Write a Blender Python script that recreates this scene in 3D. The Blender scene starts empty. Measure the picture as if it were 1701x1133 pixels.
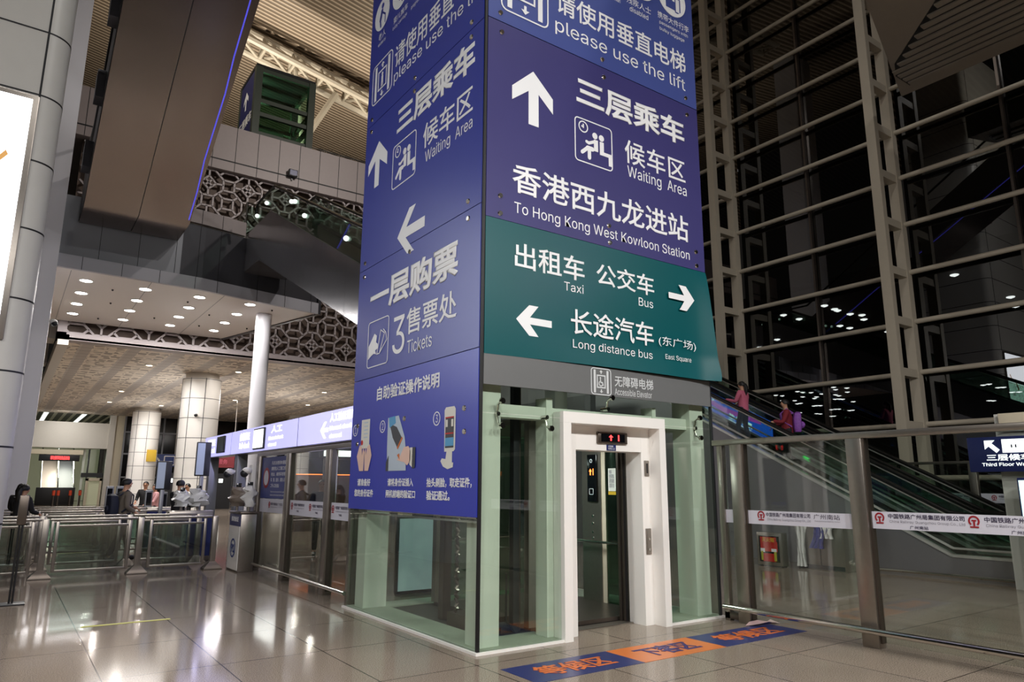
import bpy, bmesh, math, random
from mathutils import Vector, Matrix
random.seed(7)
SC = bpy.context.scene
COL = SC.collection
R = math.radians
# ------------------------------------------------------------------ camera
YAW, PITCH, ROLL = R(35.191), R(11.556), R(0.2906)
fw = Vector((math.sin(YAW)*math.cos(PITCH), math.cos(YAW)*math.cos(PITCH), math.sin(PITCH)))
rt = Vector((math.cos(YAW), -math.sin(YAW), 0)); up = rt.cross(fw)
rt2 = rt*math.cos(ROLL)+up*math.sin(ROLL); up2 = -rt*math.sin(ROLL)+up*math.cos(ROLL)
cam_d = bpy.data.cameras.new('camera'); cam = bpy.data.objects.new('camera', cam_d); COL.objects.link(cam)
cam_d.sensor_fit = 'HORIZONTAL'; cam_d.sensor_width = 36; cam_d.lens = 36*1173.3/1701
cam_d.clip_start = .05; cam_d.clip_end = 400
M4 = Matrix((rt2, up2, -fw)).transposed().to_4x4(); M4.translation = (-3.959, -6.179, 1.62)
cam.matrix_world = M4
SC.camera = cam
# ------------------------------------------------------------------ world, exposure, fill lamps
W = bpy.data.worlds.new('world'); SC.world = W; W.use_nodes = True
bg = W.node_tree.nodes['Background']; bg.inputs[0].default_value = (1.0, .9, .8, 1); bg.inputs[1].default_value = .006
SC.view_settings.view_transform = 'Standard'; SC.view_settings.look = 'None'
SC.view_settings.exposure = 0.22; SC.view_settings.gamma = 1; SC.view_settings.use_curve_mapping = False
try:
    SC.cycles.use_denoising = True; SC.cycles.max_bounces = 10; SC.cycles.transparent_max_bounces = 24
    SC.cycles.sample_clamp_indirect = 6; SC.cycles.caustics_reflective = False; SC.cycles.caustics_refractive = False
except Exception: pass

def lamp(name, loc, power, size, color=(1, .97, .94), aim=(0, 0, -1), typ='AREA', shape='DISK', parent=None, spread=180):
    d = bpy.data.lights.new(name, typ); d.energy = power; d.color = color
    if typ == 'AREA': d.shape = shape; d.size = size; d.spread = R(spread)
    else: d.shadow_soft_size = size
    o = bpy.data.objects.new(name, d); COL.objects.link(o); o.location = loc
    o.rotation_euler = Vector(aim).to_track_quat('-Z', 'Y').to_euler()
    if parent:
        o.parent = parent; o.location = Vector(loc)-wloc(parent)
    return o
# added fill lamps: low ones over and behind the camera, high ones overhead
for x_, y_, p_ in ((-8, -8, 360), (-4, -9, 360), (0, -9, 360), (4, -9, 330), (8, -9, 200), (-9, -3, 260)): lamp('low_fill', (x_, y_, 7.6), p_, .5, aim=(.1, .35, -1))
for x_, y_, p_ in ((6, -8, 450), (2, -2, 350), (-3, 3, 300)): lamp('hall_fill', (x_, y_, 19), p_, .6)
lamp('hall_fill', (9, 9, 20), 380, .6, color=(1, .92, .84), aim=(-.25, .8, -.35), spread=110)  # unseen fill added to brighten the lattice wall and parapet
for x_, y_ in ((0, 33), (6, 36), (1, 45)): lamp('ceiling_fill', (x_+3.2, y_, 2.6), 80, .6, aim=(0, 0, 1))  # upward fills added to brighten the hall ceiling
# unseen fills added above upper-floor level, aimed up to brighten the roof
for x_, y_, p_ in ((4, 30, 900), (12, 28, 550), (-4, 26, 500), (-6, 2, 500)): lamp('roof_fill', (x_, y_, 17.4), p_, .5, color=(1, .9, .75), aim=(.15, .1, 1))
lamp('hall_fill', (8, 36, 6.4), 480, 5.0, color=(1, .96, .94))  # broad fills added under the lower hall ceiling, without fixtures
lamp('hall_fill', (0, 44, 6.4), 380, 5.0, color=(1, .96, .95))
lamp('hall_fill', (1, 28, 6.4), 110, 3.0, color=(1, .96, .92))

# ------------------------------------------------------------------ materials
def lin(c):
    if isinstance(c, str): c = tuple(int(c[i:i+2], 16) for i in (0, 2, 4))
    f = lambda v: (v/255/12.92 if v/255 <= .04045 else ((v/255+.055)/1.055)**2.4)
    return (f(c[0]), f(c[1]), f(c[2]), 1)
def mat(name, col, rough=.5, metal=0., emit=None, es=1., spec=.5, noise=0., nscale=8., bump=0., bscale=40., alpha=None, coat=0.):
    m = bpy.data.materials.new(name); m.use_nodes = True; nt = m.node_tree; b = nt.nodes['Principled BSDF']
    c = lin(col) if not (isinstance(col, tuple) and len(col) == 4) else col
    b.inputs['Base Color'].default_value = c; b.inputs['Roughness'].default_value = rough; b.inputs['Metallic'].default_value = metal
    b.inputs['Specular IOR Level'].default_value = spec
    if coat: b.inputs['Coat Weight'].default_value = coat; b.inputs['Coat Roughness'].default_value = .08
    if emit is not None:
        b.inputs['Emission Color'].default_value = lin(emit) if not (isinstance(emit, tuple) and len(emit) == 4) else emit
        b.inputs['Emission Strength'].default_value = es
    tc = nt.nodes.new('ShaderNodeTexCoord')
    if noise:
        n = nt.nodes.new('ShaderNodeTexNoise'); n.inputs['Scale'].default_value = nscale; n.inputs['Detail'].default_value = 6
        nt.links.new(tc.outputs['Object'], n.inputs['Vector'])
        mx = nt.nodes.new('ShaderNodeMix'); mx.data_type = 'RGBA'
        mx.inputs['A'].default_value = tuple(v*(1-noise) for v in c[:3])+(1,); mx.inputs['B'].default_value = tuple(min(1, v*(1+noise)) for v in c[:3])+(1,)
        nt.links.new(n.outputs['Fac'], mx.inputs['Factor']); nt.links.new(mx.outputs['Result'], b.inputs['Base Color'])
    if bump:
        n2 = nt.nodes.new('ShaderNodeTexNoise'); n2.inputs['Scale'].default_value = bscale; n2.inputs['Detail'].default_value = 2
        nt.links.new(tc.outputs['Object'], n2.inputs['Vector'])
        bp = nt.nodes.new('ShaderNodeBump'); bp.inputs['Strength'].default_value = bump; bp.inputs['Distance'].default_value = .02
        nt.links.new(n2.outputs['Fac'], bp.inputs['Height']); nt.links.new(bp.outputs['Normal'], b.inputs['Normal'])
    return m
def glass(name, tint, base=.04, rough=.0, scale=1.0):
    m = bpy.data.materials.new(name); m.use_nodes = True; nt = m.node_tree; nt.nodes.clear()
    out = nt.nodes.new('ShaderNodeOutputMaterial'); mix = nt.nodes.new('ShaderNodeMixShader')
    tr = nt.nodes.new('ShaderNodeBsdfTransparent'); tr.inputs[0].default_value = lin(tint)
    gl = nt.nodes.new('ShaderNodeBsdfGlossy'); gl.inputs['Roughness'].default_value = rough; gl.inputs['Color'].default_value = (1, 1, 1, 1)
    lw = nt.nodes.new('ShaderNodeLayerWeight'); lw.inputs['Blend'].default_value = .5
    pw = nt.nodes.new('ShaderNodeMath'); pw.operation = 'POWER'; pw.inputs[1].default_value = 5
    ma = nt.nodes.new('ShaderNodeMath'); ma.operation = 'MULTIPLY_ADD'; ma.inputs[1].default_value = (1-base)*scale; ma.inputs[2].default_value = base
    nt.links.new(lw.outputs['Facing'], pw.inputs[0]); nt.links.new(pw.outputs[0], ma.inputs[0]); nt.links.new(ma.outputs[0], mix.inputs[0])
    nt.links.new(tr.outputs[0], mix.inputs[1]); nt.links.new(gl.outputs[0], mix.inputs[2]); nt.links.new(mix.outputs[0], out.inputs[0])
    return m
def node_mat(name):
    m = bpy.data.materials.new(name); m.use_nodes = True; return m, m.node_tree, m.node_tree.nodes['Principled BSDF']
def math_n(nt, op, a, b=None):
    n = nt.nodes.new('ShaderNodeMath'); n.operation = op
    for i, v in enumerate((a, b)):
        if v is None: continue
        if isinstance(v, (int, float)): n.inputs[i].default_value = v
        else: nt.links.new(v, n.inputs[i])
    return n.outputs[0]
def mixc(nt, fac, a, b):
    mx = nt.nodes.new('ShaderNodeMix'); mx.data_type = 'RGBA'
    for k, v in (('Factor', fac), ('A', a), ('B', b)):
        if isinstance(v, (int, float)): mx.inputs[k].default_value = v
        elif isinstance(v, tuple): mx.inputs[k].default_value = v
        else: nt.links.new(v, mx.inputs[k])
    return mx.outputs['Result']
def floor_material():
    m, nt, b = node_mat('polished_granite')
    tc = nt.nodes.new('ShaderNodeTexCoord'); sp = nt.nodes.new('ShaderNodeSeparateXYZ'); nt.links.new(tc.outputs['Object'], sp.inputs[0])
    v1 = nt.nodes.new('ShaderNodeTexNoise'); v1.inputs['Scale'].default_value = 120; v1.inputs['Detail'].default_value = 2; nt.links.new(tc.outputs['Object'], v1.inputs['Vector'])
    v2 = nt.nodes.new('ShaderNodeTexNoise'); v2.inputs['Scale'].default_value = 1.1; nt.links.new(tc.outputs['Object'], v2.inputs['Vector'])
    r1 = nt.nodes.new('ShaderNodeValToRGB'); r1.color_ramp.elements[0].position = .36; r1.color_ramp.elements[0].color = lin('62574c')
    r1.color_ramp.elements[1].position = .64; r1.color_ramp.elements[1].color = lin('b0a293'); nt.links.new(v1.outputs['Fac'], r1.inputs['Fac'])
    c = mixc(nt, math_n(nt, 'MULTIPLY', v2.outputs['Fac'], .2), r1.outputs['Color'], lin('7d6f62'))
    # joints every .96 m in x and 1.5 m in y
    def joint(o, off, per, w):
        f = math_n(nt, 'FRACT', math_n(nt, 'DIVIDE', math_n(nt, 'ADD', o, off), per))
        d = math_n(nt, 'ABSOLUTE', math_n(nt, 'SUBTRACT', f, .5))
        return math_n(nt, 'GREATER_THAN', d, .5-w/per/2)
    jx = joint(sp.outputs['X'], 100*.96+.21, .96, .011); jy = joint(sp.outputs['Y'], 100*1.345+.33, 1.345, .011)
    j = math_n(nt, 'MAXIMUM', jx, jy)
    c2 = mixc(nt, j, c, lin('2c2622')); nt.links.new(c2, b.inputs['Base Color'])
    rg = math_n(nt, 'ADD', math_n(nt, 'MULTIPLY', v2.outputs['Fac'], .08), .06); nt.links.new(rg, b.inputs['Roughness'])
    b.inputs['Specular IOR Level'].default_value = .2
    return m
def ribbed(name, c0, c1, axis, per, rough=.5, bumps=.6):
    m, nt, b = node_mat(name); tc = nt.nodes.new('ShaderNodeTexCoord'); sp = nt.nodes.new('ShaderNodeSeparateXYZ'); nt.links.new(tc.outputs['Object'], sp.inputs[0])
    s = math_n(nt, 'PINGPONG', sp.outputs[axis], per/2); s = math_n(nt, 'DIVIDE', s, per/2)
    g = math_n(nt, 'GREATER_THAN', s, .38)
    nt.links.new(mixc(nt, g, lin(c0), lin(c1)), b.inputs['Base Color']); b.inputs['Roughness'].default_value = rough
    bp = nt.nodes.new('ShaderNodeBump'); bp.inputs['Strength'].default_value = bumps; bp.inputs['Distance'].default_value = .05
    nt.links.new(s, bp.inputs['Height']); nt.links.new(bp.outputs['Normal'], b.inputs['Normal'])
    return m
def hall_ceiling_material():
    m, nt, b = node_mat('perforated_ceiling'); tc = nt.nodes.new('ShaderNodeTexCoord'); sp = nt.nodes.new('ShaderNodeSeparateXYZ'); nt.links.new(tc.outputs['Object'], sp.inputs[0])
    f = math_n(nt, 'FRACT', math_n(nt, 'DIVIDE', math_n(nt, 'ADD', sp.outputs['X'], 162.1), 1.62))
    strip = math_n(nt, 'GREATER_THAN', f, .74)
    edge = math_n(nt, 'LESS_THAN', math_n(nt, 'ABSOLUTE', math_n(nt, 'SUBTRACT', f, .74)), .025)
    vo = nt.nodes.new('ShaderNodeTexVoronoi'); vo.inputs['Scale'].default_value = 2.6; vo.inputs['Randomness'].default_value = .35; nt.links.new(tc.outputs['Object'], vo.inputs['Vector'])
    ve = nt.nodes.new('ShaderNodeTexVoronoi'); ve.feature = 'DISTANCE_TO_EDGE'; ve.inputs['Scale'].default_value = 2.6; ve.inputs['Randomness'].default_value = .35; nt.links.new(tc.outputs['Object'], ve.inputs['Vector'])
    hole = math_n(nt, 'GREATER_THAN', ve.outputs['Distance'], .10)
    ry = math_n(nt, 'LESS_THAN', math_n(nt, 'FRACT', math_n(nt, 'DIVIDE', sp.outputs['Y'], .8)), .06)
    c = mixc(nt, hole, lin('f0e4d4'), lin('a5988b'))
    c = mixc(nt, strip, c, lin('c2b9b1')); c = mixc(nt, edge, c, lin('cfc8c0')); c = mixc(nt, ry, c, lin('7c7067'))
    nt.links.new(c, b.inputs['Base Color']); b.inputs['Roughness'].default_value = .55
    return m

M = dict(
    floor=floor_material(), white=mat('white_panel', 'f7f5f1', .35), offwhite=mat('off_white', 'd9d4cc', .45, noise=.04),
    whitepaint=mat('white_steel_paint', 'b3aa9a', .45, noise=.05), soffit=mat('soffit_white', 'ece7e4', .4),
    clad=mat('grey_cladding', 'c9c8c3', .38, noise=.05, nscale=3), clad_lines=mat('joint_black', '15151a', .6),
    fascia=mat('fascia_grey', '8f9197', .35, metal=.3), fascia_dark=mat('fascia_dark', '4a4a50', .35, metal=.3), lip=mat('fascia_lip', 'b9b9c2', .4),
    steel=mat('brushed_steel', 'a29b93', .32, metal=.9, noise=.08, nscale=20), steel_dark=mat('dark_steel', '6b625b', .35, metal=.85, noise=.1),
    chrome=mat('polished_steel', 'd5d2cc', .12, metal=1.), mirror_steel=mat('wavy_stainless', 'a3a3a8', .2, metal=.72, bump=.3, bscale=1.3),
    under=mat('stainless_underside', '8d8480', .22, metal=.85, bump=.12, bscale=1.2, noise=.1, nscale=1.5),
    black=mat('black_rubber', '101012', .5), dark=mat('dark_panel', '24262a', .4), darkglass=mat('dark_screen', '0a0c10', .12),
    green=mat('pale_green_steel', 'dde3d8', .5, noise=.06, nscale=3), green_dk=mat('dark_green_frame', '414a42', .45), concrete=mat('pale_concrete', '9fa898', .7, noise=.15, nscale=5),
    pit=mat('pit_floor', '3a3833', .8, noise=.2), rust=mat('oiled_steel', '5a4f46', .45, metal=.6, noise=.2),
    blue=mat('sign_blue', '2c3ba2', .36, spec=.9, noise=.03, nscale=2), blue2=mat('sign_bright_blue', '2f3db8', .36, spec=.9, noise=.03, nscale=2), blue_top=mat('sign_slate_blue', '475599', .38, spec=.3, noise=.04, nscale=2),
    purple=mat('sign_purple', '3d3a74', .42, spec=.3, noise=.06, nscale=2.5), teal=mat('sign_teal', '00545a', .36, spec=.28, noise=.03, nscale=2),
    letter=mat('white_vinyl', 'f8fafd', .45), grey_sign=mat('sign_grey', '6d6f70', .38, noise=.03), letter_dim=mat('silver_vinyl', 'd9dde0', .4),
    orange=mat('floor_orange', 'd97a3c', .3, noise=.05), navy=mat('floor_navy', '30386e', .3, noise=.06), navy_ink=mat('navy_ink', '3b2f6e', .4), orange_ink=mat('orange_ink', 'd9713a', .4),
    yellow=mat('yellow_tape', 'b4b12e', .5, noise=.1), film=mat('white_film', 'd9d9e6', .45), red=mat('emblem_red', '9c1f2c', .45), ink=mat('dark_ink', '3c3450', .5), ink_grey=mat('grey_ink', '8d8a96', .5),
    lavender=mat('lightbox_lavender', 'c9c8f4', .4, emit='c3c2ff', es=.8), lbwhite=mat('lightbox_white', 'ffffff', .4, emit='ffffff', es=1.6), lbtext=mat('lightbox_text', 'ffffff', .4, emit='fdfdff', es=1.3),
    bigbox=mat('poster_lightbox', 'ffffff', .4, emit=(.90, .94, 1, 1), es=4.2), goldink=mat('gold_script', 'b98a4a', .5, emit='c08f50', es=.8), bulb=mat('lamp_lens', 'ffffff', .4, emit=(1, .97, .92, 1), es=28.), bulb_warm=mat('warm_lamp_lens', 'ffffff', .4, emit=(1, .82, .58, 1), es=7.),
    poster=mat('poster_blue', '3f4b8f', .4), lattice=mat('lattice_grey', 'a9a0a2', .5), latback=mat('lattice_brown', '55443a', .6, noise=.12, nscale=6),
    parapet=mat('parapet_grey', '9a9090', .5, noise=.05), hallceil=hall_ceiling_material(), beige=mat('beige_wall', 'd8cdb6', .5, noise=.04),
    roof=ribbed('ribbed_roof', 'b5a48f', '6d5f50', 'Y', .3), slat=ribbed('slatted_soffit', 'a39686', '2a2521', 'X', .42, bumps=1.),
    stripes=ribbed('striped_ceiling', 'e9e6d8', '1a1a18', 'X', .62), ledred=mat('led_red', 'ff2020', .4, emit=(1, .06, .06, 1), es=2.2), ledorange=mat('led_orange', 'ff6020', .4, emit=(1, .22, .04, 1), es=3.), ledgreen=mat('led_green', '30ff60', .4, emit=(.05, 1, .2, 1), es=1.6), blue_reflection=mat('blue_reflection_line', '4048ff', .4, emit=(.13, .12, .9, 1), es=.6),
    handrail=mat('handrail_black', '0d0d0e', .35), step=ribbed('escalator_step', '3a3a3a', '202020', 'Y', .05), paper=mat('white_paper', 'e6e6df', .6), pinkpaper=mat('pink_tissue', 'd9b8b8', .7), wrap=mat('plastic_wrap', 'd8d8d6', .2, bump=.5, bscale=9), wrapblue=mat('blue_wrap', '39428f', .3, bump=.5, bscale=12), wraptan=mat('clear_tan_wrap', '857a70', .25, bump=.5, bscale=9),
    cyanbox=mat('cyan_lightbox', 'eaffff', .4, emit=(.72, 1, .98, 1), es=1.2), signnavy=mat('sign_navy', '202a66', .4), safety_orange=mat('safety_orange', 'e2502c', .5), redbox=mat('fire_red', 'c3241c', .4), sky=mat('panel_sky', '5aa7d8', .4), skinprint=mat('print_skin', 'f0cdbd', .5), printgrey=mat('print_grey', '45474d', .5), printpale=mat('print_pale', 'c3d3e3', .5), poleb=mat('glow_white_column', 'efeef6', .35),
    skin=mat('skin', 'c6967a', .5), hair=mat('black_hair', '0f0d0d', .5), eye=mat('eye_dark', '16100e', .3), shoe=mat('dark_shoe', '1b1a1c', .5),
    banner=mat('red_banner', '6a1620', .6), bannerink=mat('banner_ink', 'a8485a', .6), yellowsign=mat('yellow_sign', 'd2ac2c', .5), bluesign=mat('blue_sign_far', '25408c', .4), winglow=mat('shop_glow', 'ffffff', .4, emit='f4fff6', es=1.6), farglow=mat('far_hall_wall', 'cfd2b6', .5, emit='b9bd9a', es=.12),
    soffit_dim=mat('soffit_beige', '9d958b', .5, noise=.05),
    dotglow=mat('reflected_lamp_glow', 'ffffff', .4, emit=(.93, 1, .97, 1), es=14.),
    railsteel=mat('satin_rail_steel', 'e2e2de', .28, metal=.55),
    esc_clad=mat('escalator_cladding', '86858a', .35, metal=.4, noise=.06, nscale=2),
    G=glass('clear_glass', 'f3f7f4', .05), GG=glass('green_glass', 'f5faf6', .05), GG2=glass('deep_green_glass', 'c2dccd', .06), GW=glass('curtain_glass', '8a8a8a', .10), GE=glass('balustrade_glass', 'd4e4dc', .07), GR=glass('railing_glass', 'dfe9e5', .16),
)
# ------------------------------------------------------------------ builders
def wloc(o):
    v = Vector((0, 0, 0))
    while o is not None: v += Vector(o.location); o = o.parent
    return v
class MB:
    def __init__(s): s.v = []; s.f = []
    def add(s, vs, fs):
        n = len(s.v); s.v += [tuple(v) for v in vs]; s.f += [tuple(i+n for i in f) for f in fs]; return s
    def box(s, x0, x1, y0, y1, z0, z1):
        if x0 > x1: x0, x1 = x1, x0
        if y0 > y1: y0, y1 = y1, y0
        if z0 > z1: z0, z1 = z1, z0
        return s.add([(x0,y0,z0),(x1,y0,z0),(x1,y1,z0),(x0,y1,z0),(x0,y0,z1),(x1,y0,z1),(x1,y1,z1),(x0,y1,z1)],
                     [(3,2,1,0),(4,5,6,7),(0,1,5,4),(1,2,6,5),(2,3,7,6),(3,0,4,7)])
    def bbox(s, x0, x1, y0, y1, z0, z1, b=.01):   # box with chamfered edges
        bm = bmesh.new(); bmesh.ops.create_cube(bm, size=1)
        for v in bm.verts: v.co = ((x0+x1)/2+v.co.x*abs(x1-x0), (y0+y1)/2+v.co.y*abs(y1-y0), (z0+z1)/2+v.co.z*abs(z1-z0))
        bmesh.ops.bevel(bm, geom=bm.edges[:], offset=b, segments=2, affect='EDGES', profile=.5)
        bm.verts.index_update(); s.add([v.co[:] for v in bm.verts], [[v.index for v in f.verts] for f in bm.faces]); bm.free(); return s
    def bar(s, p, q, w, h, upv=(0, 0, 1)):      # rectangular bar p->q
        p, q = Vector(p), Vector(q); d = (q-p).normalized(); u = Vector(upv)
        if abs(d.dot(u)) > .99: u = Vector((1, 0, 0))
        a = d.cross(u).normalized(); b = a.cross(d).normalized(); vs = []
        for c in (p, q):
            for sa, sb in ((-1,-1),(1,-1),(1,1),(-1,1)): vs.append(c+a*sa*w/2+b*sb*h/2)
        return s.add(vs, [(0,1,2,3)[::-1],(4,5,6,7),(0,1,5,4),(1,2,6,5),(2,3,7,6),(3,0,4,7)])
    def tube(s, pts, r, n=10, caps=True):
        pts = [Vector(p) for p in pts]; rings = []; prev = None
        for i, p in enumerate(pts):
            d = (pts[min(i+1, len(pts)-1)]-pts[max(i-1, 0)]).normalized()
            if prev is None:
                a = d.orthogonal().normalized()
            else: a = (prev-d*prev.dot(d)).normalized()
            prev = a; b = d.cross(a); rr = r[i] if isinstance(r, (list, tuple)) else r
            rings.append([p+(a*math.cos(2*math.pi*k/n)+b*math.sin(2*math.pi*k/n))*rr for k in range(n)])
        vs = [v for g in rings for v in g]; fs = []
        for i in range(len(pts)-1):
            for k in range(n): fs.append((i*n+k, i*n+(k+1) % n, (i+1)*n+(k+1) % n, (i+1)*n+k))
        if caps: fs.append(tuple(range(n))[::-1]); fs.append(tuple((len(pts)-1)*n+k for k in range(n)))
        return s.add(vs, fs)
    def cyl(s, c, r, z0, z1, n=32, r2=None):
        return s.tube([(c[0], c[1], z0), (c[0], c[1], z1)], [r, r if r2 is None else r2], n)
    def lathe(s, c, prof, n=24):
        vs = []; fs = []
        for r, z in prof:
            for k in range(n): a = 2*math.pi*k/n; vs.append((c[0]+r*math.cos(a), c[1]+r*math.sin(a), c[2]+z))
        for i in range(len(prof)-1):
            for k in range(n): fs.append((i*n+k, i*n+(k+1) % n, (i+1)*n+(k+1) % n, (i+1)*n+k))
        fs.append(tuple(range(n))[::-1]); fs.append(tuple((len(prof)-1)*n+k for k in range(n)))
        return s.add(vs, fs)
    def sphere(s, c, rx, ry=None, rz=None, nu=14, nv=9):
        ry = ry or rx; rz = rz or rx; vs = []; fs = []
        for j in range(nv+1):
            t = math.pi*j/nv
            for i in range(nu): a = 2*math.pi*i/nu; vs.append((c[0]+rx*math.sin(t)*math.cos(a), c[1]+ry*math.sin(t)*math.sin(a), c[2]+rz*math.cos(t)))
        for j in range(nv):
            for i in range(nu): fs.append((j*nu+i, (j+1)*nu+i, (j+1)*nu+(i+1) % nu, j*nu+(i+1) % nu))
        return s.add(vs, fs)
    def prism(s, pts, o, u, v, n, d):            # polygon pts (u,v) placed at o, extruded from 0 to d along n
        o, u, v, n = map(Vector, (o, u, v, n)); k = len(pts)
        a = [o+u*p[0]+v*p[1] for p in pts]; b = [q+n*d for q in a]
        return s.add(a+b, [tuple(range(k))[::-1], tuple(range(k, 2*k))]+[(i, (i+1) % k, k+(i+1) % k, k+i) for i in range(k)])
    def build(s, name, m, parent=None, smooth=35):
        me = bpy.data.meshes.new(name); off = wloc(parent) if parent else Vector((0, 0, 0))
        me.from_pydata([tuple(Vector(v)-off) for v in s.v], [], s.f); me.update()
        bm = bmesh.new(); bm.from_mesh(me)
        for e in [f for f in bm.faces if f.calc_area() < 1e-10]: bm.faces.remove(e)
        bmesh.ops.recalc_face_normals(bm, faces=bm.faces[:]); bm.to_mesh(me); bm.free()
        for p in me.polygons: p.use_smooth = True
        me.set_sharp_from_angle(angle=R(smooth))
        o = bpy.data.objects.new(name, me); COL.objects.link(o); me.materials.append(m if not isinstance(m, str) else M[m])
        if parent: o.parent = parent
        return o
def tag(o, label=None, cat=None, group=None, kind=None):
    for k, v in (('label', label), ('category', cat), ('group', group), ('kind', kind)):
        if v: o[k] = v
    return o
def thing(name, label, cat, loc=(0, 0, 0), group=None, kind=None):
    o = bpy.data.objects.new(name, None); COL.objects.link(o); o.location = loc; o.empty_display_size = .1
    return tag(o, label, cat, group, kind)
def struct(name, mb, m, label=None, cat=None):
    o = mb.build(name, m); return tag(o, label, cat, None, 'structure')
class Face:   # a flat face: origin o, reading direction u, up v
    def __init__(s, o, u, v): s.o, s.u, s.v = Vector(o), Vector(u), Vector(v); s.n = s.u.cross(s.v)
    def at(s, a, b, d=0): return s.o+s.u*a+s.v*b+s.n*d
class Ink:    # flat marks gathered on a Face, built as one mesh
    def __init__(s, face, d=.004, t=.002): s.fc = face; s.d = d; s.t = t; s.mb = MB()
    def poly(s, pts):
        s.t += 2.5e-5; s.mb.prism(pts, s.fc.at(0, 0, s.d), s.fc.u, s.fc.v, s.fc.n, s.t); return s
    def rect(s, a, b, c, d): return s.poly([(a, c), (b, c), (b, d), (a, d)])
    def line(s, pts, w, closed=False):
        k = len(pts); P = [Vector((p[0], p[1])) for p in pts]; L = []; Rr = []
        for i in range(k):
            if closed: a, b = P[i-1], P[(i+1) % k]
            else: a, b = P[max(i-1, 0)], P[min(i+1, k-1)]
            d1 = (P[i]-a).normalized() if (P[i]-a).length else (b-P[i]).normalized(); d2 = (b-P[i]).normalized() if (b-P[i]).length else d1
            n1 = Vector((-d1.y, d1.x)); n2 = Vector((-d2.y, d2.x)); nn = (n1+n2)
            nn = nn.normalized() if nn.length > 1e-6 else n1
            sc = w/2/max(.4, nn.dot(n1)); L.append(P[i]+nn*sc); Rr.append(P[i]-nn*sc)
        for i in range(k if closed else k-1):
            j = (i+1) % k; s.poly([tuple(Rr[i]), tuple(Rr[j]), tuple(L[j]), tuple(L[i])])
        return s
    def seg(s, a, b, w):      # round-ended stroke
        s.line([a, b], w); s.disc(a, w/2, 10); s.disc(b, w/2, 10); return s
    def disc(s, c, r, n=20, ry=None): return s.poly([(c[0]+r*math.cos(2*math.pi*k/n), c[1]+(ry or r)*math.sin(2*math.pi*k/n)) for k in range(n)])
    def ring(s, c, r, w, n=28, a0=0, a1=360):
        full = abs(a1-a0) >= 360; m_ = n if full else n+1
        return s.line([(c[0]+r*math.cos(R(a0+(a1-a0)*k/n)), c[1]+r*math.sin(R(a0+(a1-a0)*k/n))) for k in range(m_)], w, full)
    def rrect(s, a, b, c, d, r, w):
        P = []
        for cx, cy, t in ((b-r, d-r, 0), (a+r, d-r, 90), (a+r, c+r, 180), (b-r, c+r, 270)):
            for k in range(5): P.append((cx+r*math.cos(R(t+k*22.5)), cy+r*math.sin(R(t+k*22.5))))
        return s.line(P, w, True)
    def done(s, name, m, parent): return s.mb.build(name, m, parent)
FONT = None
try:
    import os
    FONT = bpy.data.fonts.load(os.path.join(bpy.utils.system_resource('DATAFILES', path='fonts'), 'Inter.woff2'))
except Exception: FONT = None
def text(face, body, a0, a1, b0, b1, m, parent, bold=.0, d=.004, name='lettering', space=1.0):
    cu = bpy.data.curves.new('txt', 'FONT'); cu.body = body; cu.size = 1; cu.bevel_depth = max(0, bold)*1.15; cu.bevel_resolution = 0; cu.resolution_u = 2
    if FONT and all(ord(c) < 128 for c in body): cu.font = FONT
    cu.space_character = space; cu.fill_mode = 'BOTH'
    o = bpy.data.objects.new('txt', cu); COL.objects.link(o)
    dg = bpy.context.evaluated_depsgraph_get(); dg.update(); me = bpy.data.meshes.new_from_object(o.evaluated_get(dg))
    bpy.data.objects.remove(o); bpy.data.curves.remove(cu)
    if not me.vertices: return None
    xs = [v.co.x for v in me.vertices]; ys = [v.co.y for v in me.vertices]
    x0, x1, y0, y1 = min(xs), max(xs), min(ys), max(ys); off = wloc(parent)
    for v in me.vertices:
        a = a0+(v.co.x-x0)/(x1-x0)*(a1-a0); b = b0+(v.co.y-y0)/max(1e-6, y1-y0)*(b1-b0)
        v.co = face.at(a, b, d+v.co.z*.02)-off
    me.name = name; me.materials.clear(); me.materials.append(M[m]); me.update()
    t = bpy.data.objects.new(name, me); COL.objects.link(t); t.parent = parent
    return t

# ================================================================== SETTING
def rect_mb(x0, x1, y0, y1, z0, z1): return MB().box(x0, x1, y0, y1, z0, z1)
struct('floor', rect_mb(-14, 40, -14, 72, -.2, 0), 'floor')
# curtain wall on the right: bays between ladder columns
WX = 14.5
col_y = [-2.85, 2.31, 7.47, 12.63, 17.79, 22.95]
for i, cy in enumerate(col_y):
    mb = MB()
    mb.box(13.44, 13.62, cy-.12, cy+.12, 0, 24); mb.box(14.34, 14.56, cy-.12, cy+.12, 0, 24)
    for k in range(18):
        z = 1.85+1.3*k
        mb.box(13.55, 14.4, cy-.1, cy+.1, z-.16, z+.04)
    tag(mb.build('truss_column', 'whitepaint'), None, None, None, 'structure')
for i in range(len(col_y)-1):
    a, b = col_y[i]+.1, col_y[i+1]-.1
    w = thing('window_%d' % (i+1), None, None, (WX, (a+b)/2, 0), kind='structure')
    MB().box(14.72, 14.74, a, b, .3, 24).build('pane', 'GW', w)
    for k in range(18):
        z = 1.85+1.3*k
        MB().tube([(WX, a, z), (WX, b, z)], .065, 12).build('transom', 'whitepaint', w)
    MB().box(14.58, 14.7, (a+b)/2-.03, (a+b)/2+.03, .3, 24).build('mullion', 'steel_dark', w)
struct('wall_right', MB().box(14.3, 14.8, -12, 24, 0, .3), 'whitepaint')
# night outside
struct('forecourt', rect_mb(15, 90, -60, 80, -.4, -.2), mat('night_paving', '2a2826', .8))
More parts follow.
